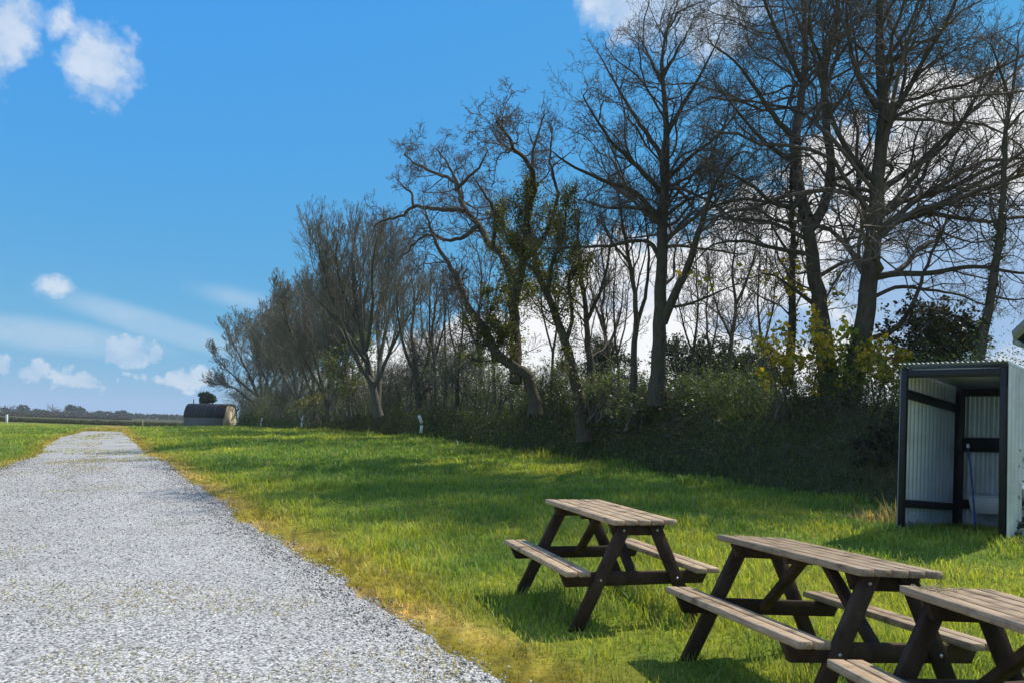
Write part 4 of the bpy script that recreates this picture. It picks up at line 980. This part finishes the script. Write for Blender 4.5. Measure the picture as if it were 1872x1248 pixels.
small_post(12.5, 772, 757, 104, 'short white post in front of the far hedge at the left edge', .22, 'white')
small_post(261, 778, 768, 106, 'thin pale post in front of the far hedge beside the pod', .10, 'podend')

# ------------------------------------------------------------------ camping pod
pl = at(334, 780, 86); pr_ = at(407, 785, 84.6); pl[2] = min(pl[2], g1(pl[0], pl[1]) + .05)
ax = pr_ - pl; plen = np.linalg.norm(ax); ax /= plen; bk = norm(np.cross(np.array([0, 0, 1.]), ax)); upv = np.cross(ax, bk)
pod = empty('camping_pod', tuple(pl), label='barrel shaped dark camping pod with sunlit pale end wall', cat='camping pod')
PD, PH = 2.5, 2.95
def pod_sec(n=28, grow_=0.0):
    o = []
    for k in range(n + 1):
        a_ = math.pi * k / n; cx = -math.cos(a_); sy = math.sin(a_)
        o.append((PD / 2 + (PD / 2 + grow_) * np.sign(cx) * abs(cx) ** .62, .05 + (PH - .05 + grow_) * sy ** .72 if sy > 1e-6 else .05))
    return o
def pw(x, d, z): return pl + ax * x + bk * d + upv * z
def loft(sec, x0, x1, th):
    b = MB(); n = len(sec); A = []
    for x in (x0, x1): A += [pw(x, d, z) for d, z in sec]
    inn = [(PD / 2 + (d - PD / 2) * (1 - th / 1.2), z - th * (z / PH)) for d, z in sec]
    for x in (x0, x1): A += [pw(x, d, z) for d, z in inn]
    q = []
    for k in range(n - 1):
        q += [(k, k + 1, n + k + 1, n + k), (2 * n + k, 3 * n + k, 3 * n + k + 1, 2 * n + k + 1), (k, 2 * n + k, 2 * n + k + 1, k + 1), (n + k, n + k + 1, 3 * n + k + 1, 3 * n + k)]
    q += [(0, n, 3 * n, 2 * n), (n - 1, 3 * n - 1, 4 * n - 1, 2 * n - 1)]
    return b.add(A, q)
sec = pod_sec(); roofsec = [s for s in pod_sec(28, .05) if s[1] > 1.25]
loft(sec, 0.05, plen - .05, .08).build('wall', M['podwall'], pod, True)
loft(roofsec, -.05, plen + .04, .05).build('roof', M['shingle'], pod, True)
for x, nm in ((plen - .07, 'end_wall'), (.07, 'end_wall')):
    b = MB(); V = [pw(x, d, z) for d, z in sec]; n = len(V); V.append(pw(x, PD / 2, PH / 2)); V2 = [v + ax * .03 for v in V]
    b.add(V + V2, [(k, (k + 1) % n, n + 1 + (k + 1) % n, n + 1 + k) for k in range(n)], [(n, k, (k + 1) % n) for k in range(n)] + [(2 * n + 1, n + 1 + (k + 1) % n, n + 1 + k) for k in range(n)])
    b.build(nm, M['podend'], pod)
b = MB(); 
for z in np.arange(.25, 2.6, .22):
    hw = .9 * math.sqrt(max(0, 1 - (z / 2.8) ** 2)); b.beam(pw(plen - .03, PD / 2 - hw, z), pw(plen - .03, PD / 2 + hw, z), .02, .02)
b.build('batten', M['podend'], pod)
dd = MB(); c8 = [pw(plen - .035 + e, PD / 2 + s, z) for z in (.1, 2.0) for (e, s) in ((0, -.4), (.035, -.4), (.035, .4), (0, .4))]; dd.hexa(c8).build('door', M['podend'], pod)
for f_ in (.28, .52, .76):
    xr = plen * f_; loft([(d, z) for d, z in pod_sec(28, .075) if z > 1.3], xr - .03, xr + .03, .03).build('roof_rib', M['post'], pod, True)
MB().tube([pw(.45, PD * .4, PH - .1), pw(.45, PD * .4, PH + .55)], .06, 8).build('chimney', M['post'], pod)

# round clipped bush behind the pod
def round_bush(label, c, r, seed, n):
    rs = np.random.RandomState(seed); root = empty('bush', tuple(c - np.array([0, 0, r * 1.4])), label=label, cat='bush')
    d = norm(rs.randn(n, 3)); rad = r * (.55 + .47 * rs.rand(n) ** .4)[:, None] * (.62 + .75 * vnoise(d[:, 0] * 2.2 + 7, d[:, 2] * 2.5 + d[:, 1], seed))[:, None]
    add_leaves(root, 'foliage', c + d * rad * np.array([1, 1, .9]), r * .16, rs, (.014, .024, .008), (.05, .065, .02))
    st = MB()
    for k in range(5): st.tube([c - np.array([rs.uniform(-.2, .2), rs.uniform(-.2, .2), r * 2.2]), c + rs.randn(3) * .2 * r], [.09, .04], 6)
    st.build('trunk', M['bark'], root)
round_bush('round dark bush showing above the pod roof', at(378, 728, 92), .88, 300, 3500)

# ------------------------------------------------------------------ far hedge, far trees
def far_hedge(p0, p1, h, w, n, seed, name, label, c0, c1, leaf):
    rs = np.random.RandomState(seed); t = rs.rand(n)[:, None]; p = p0 + (p1 - p0) * t; d = norm((p1 - p0)[None])[0]; nv = np.array([-d[1], d[0], 0])
    z = rs.rand(n) ** .7; ph = h * (.75 + .5 * fbm(t[:, 0] * 60, t[:, 0] * 3, seed, 3)); p[:, 2] = ground(p[:, 0], p[:, 1]) + z * ph
    p = p + nv * (rs.randn(n) * w * .35)[:, None]
    root = empty(name, tuple(p0), label=label, cat='hedge')
    add_leaves(root, 'foliage', p, leaf, rs, c0, c1)
    m = 220; q = p0 + (p1 - p0) * np.linspace(0, 1, m)[:, None]; zz = ground(q[:, 0], q[:, 1]); pr = []
    b = MB(); hh = h * .72 * (.75 + .5 * fbm(np.linspace(0, 1, m) * 60, np.linspace(0, 1, m) * 3, seed, 3))
    sec = [(-.5, 0), (-.42, .75), (-.2, 1), (.2, 1), (.42, .75), (.5, 0)]; V = np.array([[q[k] * (1, 1, 0) + nv * a * w * .7 + (0, 0, zz[k] - .1 + hh[k] * z_) for a, z_ in sec] for k in range(m)]).reshape(-1, 3); i = np.arange(m * 6).reshape(m, 6)
    b.add(V, np.stack([i[:-1, :-1], i[1:, :-1], i[1:, 1:], i[:-1, 1:]], -1).reshape(-1, 4)); b.build('core', M['bank'], root, True, fix=False)
far_hedge(at(-140, 771, 118), at(345, 779, 112), .62, 1.5, 26000, 310, 'far_hedge', 'long clipped hedge closing the far left side of the field', (.035, .05, .018), (.13, .125, .05), .13)
far_hedge(at(412, 783, 100), at(470, 783, 104), .75, 1.5, 2500, 311, 'far_hedge', 'low brown hedge between the pod and the hedge bank', (.06, .05, .03), (.14, .11, .07), .15)
far_hedge(at(-160, 752, 240), at(240, 768, 260), .9, 3, 12000, 312, 'far_hedge', 'brown hedge line on the rise beyond the far hedge', (.05, .045, .03), (.12, .09, .06), .32)

def far_tree(px, ptop, pbase, wpx, D, seed, kind, label):
    rs = np.random.RandomState(seed); base = at(px, pbase, D); base[2] = min(base[2], g1(base[0], base[1]) + .3); topz = at(px, ptop, D)[2]; h = topz - base[2]; r = wpx * D / F_PX / 2
    root = empty('far_tree', tuple(base), label=label, cat='tree', group='trees along the far skyline')
    c = base + np.array([0, 0, h - min(r, h * .5) * .9]); st = MB()
    rv = min(r, h * .52)
    st.tube([base - (0, 0, 1), base + (0, 0, h * .4), c], [.45, .33, .15], 6)
    lim = []
    for k in range(9):
        d = norm(rs.randn(3) * (1, 1, .7)); e = c + d * np.array([r, r, rv]) * .85; b0 = base + np.array([0, 0, h * rs.uniform(.25, .5)]); st.tube([b0, lerp(b0, e, .5) + (0, 0, .4), e], [.17, .12, .06], 4); lim.append(smooth_line(np.array([b0, lerp(b0, e, .5) + (0, 0, .4), e]), 8))
    st.build('trunk', M['bark'], root, fix=False)
    if kind == 'bare':
        P = np.array(lim); R = np.full(P.shape[:2], .08); b = MB()
        for dn in (1.6, 1.6):
            P, R = grow(P, R, rs, dn, .45, (25, 60), .3, .15, 5, .045, t0=.15, lmax=3); V, Q = tubes(P, R, 3); b.add(V, Q)
        b.build('crown', M['shrubtwig'], root, fix=False)
    else:
        n = 1500; cl = norm(rs.randn(14, 3)) * np.array([r, r, rv]) * .68; k = rs.randint(14, size=n); d = norm(rs.randn(n, 3)) * (rs.rand(n, 1) ** .4)
        add_leaves(root, 'crown', c + cl[k] * (1 + .0 * d) + d * np.array([r, r, rv]) * .45, .75, rs, (.016, .026, .014), (.045, .055, .026))
fts = [(-30, 742, 757, 70, 430, 'bare', 'rounded bare tree at the left end of the far skyline'), (12, 739, 756, 44, 420, 'bare', 'bare tree above the white post on the far skyline'), (42, 741, 756, 24, 430, 'dark', 'small dark tree beside a bare tree on the far skyline'),
       (68, 746, 758, 30, 450, 'bare', 'low bare tree left of the wide skyline tree'), (95, 738, 759, 44, 420, 'bare', 'wide domed bare tree on the far skyline'), (128, 741, 760, 20, 430, 'dark', 'narrow dark pine on the far skyline'),
       (141, 742, 761, 26, 430, 'dark', 'spreading dark pine on the far skyline'), (160, 749, 762, 28, 450, 'bare', 'low bare tree right of the skyline pines'), (183, 751, 763, 22, 430, 'dark', 'small dark pine midway along the far skyline'), (205, 752, 764, 20, 430, 'dark', 'dark tree left of the paired pines on the skyline'),
       (221, 751, 765, 24, 430, 'dark', 'dark clumped tree right of the path end on the skyline'), (246, 757, 766, 26, 450, 'bare', 'low bare tree towards the right of the far skyline'), (268, 757, 767, 26, 450, 'bare', 'bare tree above the thin pale post on the skyline'), (292, 758, 768, 24, 460, 'dark', 'low dark tree nearest the pod on the far skyline'), (318, 761, 769, 26, 460, 'bare', 'lowest bare tree left of the pod on the skyline')]
for k, (px, pt, pb, w, D, kind, lab) in enumerate(fts): far_tree(px, pt, pb, w, D, 330 + k, kind, lab)
def wood():
    rs = np.random.RandomState(360); n = 26000; az = np.radians(-50 + 62 * rs.rand(n)); d = 455 + 60 * rs.rand(n); x, y = np.sin(az) * d, np.cos(az) * d
    hh = 1.4 + 1.8 * fbm(np.degrees(az) * 1.2, az * 0, 44, 3); z = ground(x, y) + hh * rs.rand(n) ** .8
    P, Q, C = leaf_cloud(np.stack([x, y, z], 1), 1.3, rs, (.02, .028, .016), (.07, .06, .04)); return np_mesh('far_wood', P, Q, None, False, C)
tag(link('far_wood', wood(), M['leaf']), label='low dark band of far-off wood along the horizon', cat='wood', kind='stuff')
print('far done')

# ------------------------------------------------------------------ air
hz = MB().box(-1000, 1000, -1000, 1000, -4, 24).build('haze', None)
hm, hnt, hout = new_mat('thin_air_haze'); pv = N(hnt, 'ShaderNodeVolumePrincipled', Density=.00038); pv.inputs['Color'].default_value = (.86, .96, 1, 1); hnt.links.new(pv.outputs[0], hout.inputs['Volume'])
hz.data.materials.append(hm); tag(hz, label='thin pale air that softens the far trees', cat='haze', kind='stuff')

# ------------------------------------------------------------------ sky
SUN_AZ, SUN_EL = 62.0, 55.0
world = bpy.data.worlds.new('World'); scene.world = world; world.use_nodes = True
nt = world.node_tree; L = nt.links.new
for n in list(nt.nodes): nt.nodes.remove(n)
wout = N(nt, 'ShaderNodeOutputWorld')
sky = N(nt, 'ShaderNodeTexSky'); sky.sky_type = 'NISHITA'; sky.sun_disc = False
sky.sun_elevation = math.radians(SUN_EL); sky.sun_rotation = math.radians(SUN_AZ); sky.air_density = 1.0; sky.dust_density = 0; sky.ozone_density = 6.0
tc = N(nt, 'ShaderNodeTexCoord'); sep = N(nt, 'ShaderNodeSeparateXYZ'); L(tc.outputs['Generated'], sep.inputs[0])
def MT(op, a, b=None, clamp=False):
    n = N(nt, 'ShaderNodeMath', operation=op, use_clamp=clamp)
    for i_, v in enumerate((a, b)):
        if v is None: continue
        if isinstance(v, (int, float)): n.inputs[i_].default_value = v
        else: L(v, n.inputs[i_])
    return n.outputs[0]
# phone-camera blue: less red, green and blue flattened towards the horizon
sc_ = N(nt, 'ShaderNodeSeparateColor'); L(sky.outputs[0], sc_.inputs[0]); cc_ = N(nt, 'ShaderNodeCombineColor')
L(MT('MULTIPLY', MT('POWER', MT('MULTIPLY', sc_.outputs[0], .923), .85), .60), cc_.inputs[0])
L(MT('MULTIPLY', MT('POWER', MT('MULTIPLY', sc_.outputs[1], 1 / 2.1), .31), 2.95), cc_.inputs[1])
L(MT('MULTIPLY', MT('POWER', MT('MULTIPLY', sc_.outputs[2], 1 / 4.3), -.2), 6.65), cc_.inputs[2])
bg1 = N(nt, 'ShaderNodeBackground', Strength=.12); L(cc_.outputs[0], bg1.inputs[0])
azn = MT('ARCTAN2', sep.outputs[0], sep.outputs[1]); eln = MT('ARCSINE', sep.outputs[2])
cmb = N(nt, 'ShaderNodeCombineXYZ'); L(azn, cmb.inputs[0]); L(eln, cmb.inputs[1])
def azel(px, py):
    d = norm(ray(px, py)); return math.atan2(d[0], d[1]), math.asin(d[2])
nz1 = N(nt, 'ShaderNodeTexNoise', Scale=9, Detail=9, Roughness=.6); L(cmb.outputs[0], nz1.inputs['Vector'])
nz2 = N(nt, 'ShaderNodeTexNoise', Scale=26, Detail=7, Roughness=.6); L(cmb.outputs[0], nz2.inputs['Vector'])
def ellipses(lst):
    cur = None
    for (px, py, rx, ry, rot, wt) in lst:
        a_, e_ = azel(px, py)
        s = N(nt, 'ShaderNodeVectorMath', operation='SUBTRACT'); L(cmb.outputs[0], s.inputs[0]); s.inputs[1].default_value = (a_, e_, 0)
        v = s.outputs[0]
        if rot:
            r = N(nt, 'ShaderNodeVectorRotate', rotation_type='Z_AXIS'); L(v, r.inputs[0]); r.inputs['Angle'].default_value = math.radians(rot); v = r.outputs[0]
        d = N(nt, 'ShaderNodeVectorMath', operation='DIVIDE'); L(v, d.inputs[0]); d.inputs[1].default_value = (rx / F_PX, ry / F_PX, 1)
        ln = N(nt, 'ShaderNodeVectorMath', operation='LENGTH'); L(d.outputs[0], ln.inputs[0])
        f = MT('MULTIPLY', MT('SUBTRACT', 1.0, ln.outputs['Value']), wt)
        cur = f if cur is None else MT('MAXIMUM', cur, f)
    return cur
def mapr(v, a, b, c=0.0, d=1.0):
    n = N(nt, 'ShaderNodeMapRange', interpolation_type='SMOOTHSTEP'); L(v, n.inputs[0])
    for k_, x in enumerate((a, b, c, d)): n.inputs[1 + k_].default_value = x
    return n.outputs[0]
cum = ellipses([(1860, 470, 420, 330, 0, 1), (1600, 560, 480, 270, 0, 1), (1420, 520, 240, 200, 0, 1), (1250, 620, 380, 210, 0, 1), (980, 680, 330, 130, 0, 1), (800, 700, 240, 90, 0, .9), (1780, 240, 170, 110, 25, .9),
                ])
soft = ellipses([(1205, -12, 190, 95, 0, 1.8), (1310, 40, 110, 70, -20, 1.1), (178, 115, 78, 80, 0, 1), (14, 70, 60, 105, 25, .9), (106, 45, 28, 55, 20, .7), (97, 526, 42, 26, 0, .9)])
lowc = ellipses([(225, 645, 60, 34, 0, 1), (287, 648, 20, 26, 0, .9), (150, 690, 55, 28, 0, .75), (60, 680, 30, 22, 0, .7), (335, 695, 80, 26, 0, .8), (0, 668, 22, 26, 0, .8)])
cir = ellipses([(285, 595, 220, 30, 13, 1), (80, 612, 230, 34, 3, 1), (430, 545, 120, 26, 8, .6)])
n1c = MT('SUBTRACT', nz1.outputs[0], .5); n2c = MT('SUBTRACT', nz2.outputs[0], .5)
nz3 = N(nt, 'ShaderNodeTexNoise', Scale=70, Detail=6, Roughness=.6); L(cmb.outputs[0], nz3.inputs['Vector']); n3c = MT('SUBTRACT', nz3.outputs[0], .5)
n2c = MT('ADD', n2c, MT('MULTIPLY', n3c, .45))
mk1 = mapr(MT('ADD', MT('ADD', cum, MT('MULTIPLY', n1c, 1.35)), MT('MULTIPLY', n2c, .65)), .05, .26)
mk2 = MT('MULTIPLY', mapr(MT('ADD', MT('ADD', soft, MT('MULTIPLY', n1c, .9)), MT('MULTIPLY', n2c, 1.3)), .10, .72), .78)
mk3 = MT('MULTIPLY', mapr(MT('ADD', MT('ADD', lowc, MT('MULTIPLY', n2c, 2.0)), MT('MULTIPLY', n1c, .4)), .22, .5), .62)
mk4 = MT('MULTIPLY', mapr(MT('ADD', cir, MT('MULTIPLY', n1c, .5)), .0, .9), .36)
mask = MT('MAXIMUM', MT('MAXIMUM', mk1, mk2), MT('MAXIMUM', mk3, mk4), True)
# unseen white cloud added overhead and behind the camera to lift the shadows
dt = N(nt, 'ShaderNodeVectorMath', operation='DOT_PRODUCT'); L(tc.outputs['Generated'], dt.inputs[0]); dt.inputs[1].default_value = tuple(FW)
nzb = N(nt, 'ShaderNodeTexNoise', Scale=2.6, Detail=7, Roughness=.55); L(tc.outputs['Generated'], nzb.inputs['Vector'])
mk_fill = MT('MULTIPLY', MT('MULTIPLY', mapr(nzb.outputs[0], .46, .60), mapr(dt.outputs['Value'], .74, .58)), mapr(sep.outputs[2], -.02, .05))
mask = MT('MAXIMUM', mask, MT('MULTIPLY', mk_fill, .62), True)
# cloud brightness: thick lower parts turn blue grey
sh = N(nt, 'ShaderNodeTexNoise', Scale=6, Detail=6, Roughness=.55); mpv = N(nt, 'ShaderNodeMapping'); mpv.inputs['Location'].default_value = (.03, -.05, 0); mpv.inputs['Scale'].default_value = (1, 2.2, 1); L(cmb.outputs[0], mpv.inputs[0]); L(mpv.outputs[0], sh.inputs['Vector'])
grey = ellipses([(1800, 530, 360, 170, 0, 1.5), (1660, 400, 160, 60, -30, .8), (1500, 590, 260, 70, 0, .8), (1150, 560, 200, 60, 0, .5), (1400, 430, 120, 50, 0, .5)])
depthf = MT('ADD', MT('ADD', MT('MULTIPLY', MT('SUBTRACT', sh.outputs[0], .5), 1.7), MT('MULTIPLY', n2c, .5)), MT('MAXIMUM', grey, 0.0))
ccol = ramp(nt, mapr(depthf, .02, .85), [(0, (.97, .98, 1.0)), (.35, (.80, .85, .93)), (.75, (.45, .60, .81)), (1, (.34, .52, .78))])
mxs = N(nt, 'ShaderNodeMix', data_type='RGBA'); L(mapr(MT('MAXIMUM', MT('MAXIMUM', mk2, mk3), mk4), .0, .5), mxs.inputs[0])
L(ccol, mxs.inputs[6]); L(ramp(nt, mapr(MT('ADD', sh.outputs[0], MT('MULTIPLY', n2c, .8)), .3, .72), [(0, (.50, .64, .84)), (1, (.78, .84, .93))]), mxs.inputs[7])
is_c = N(nt, 'ShaderNodeMix', data_type='RGBA'); L(MT('MAXIMUM', mk1, mk_fill), is_c.inputs[0]); L(mxs.outputs[2], is_c.inputs[6]); L(ccol, is_c.inputs[7])
bg2 = N(nt, 'ShaderNodeBackground', Strength=1.0); L(is_c.outputs[2], bg2.inputs[0])
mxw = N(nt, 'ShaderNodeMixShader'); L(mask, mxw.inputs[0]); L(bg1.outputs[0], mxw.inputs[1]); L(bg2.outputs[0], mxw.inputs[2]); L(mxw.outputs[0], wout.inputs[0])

sl = bpy.data.lights.new('sun', 'SUN'); sl.energy = 5.0; sl.angle = math.radians(.5); sl.color = (1, .93, .80)
so = bpy.data.objects.new('sun', sl); COL.objects.link(so)
sd = Vector((math.cos(math.radians(SUN_EL)) * math.sin(math.radians(SUN_AZ)), math.cos(math.radians(SUN_EL)) * math.cos(math.radians(SUN_AZ)), math.sin(math.radians(SUN_EL))))
so.rotation_euler = sd.to_track_quat('Z', 'Y').to_euler(); so.location = sd * 60

# ------------------------------------------------------------------ camera
cam = bpy.data.cameras.new('camera'); cam.sensor_width = 36; cam.lens = F_PX / W_PX * 36; cam.clip_end = 5000; cam.clip_start = .05
co = bpy.data.objects.new('camera', cam); COL.objects.link(co)
mw = Matrix((RC, UC, -FW)).transposed().to_4x4(); mw.translation = Vector(EYE); co.matrix_world = mw
scene.camera = co
scene.cycles.max_bounces = 6; scene.cycles.diffuse_bounces = 3; scene.cycles.glossy_bounces = 2; scene.cycles.transmission_bounces = 4; scene.cycles.volume_bounces = 0
scene.view_settings.view_transform = 'Standard'; scene.view_settings.look = 'None'; scene.view_settings.gamma = 1; scene.view_settings.exposure = 0
print('verts', sum(len(o.data.vertices) for o in COL.objects if o.type == 'MESH'))
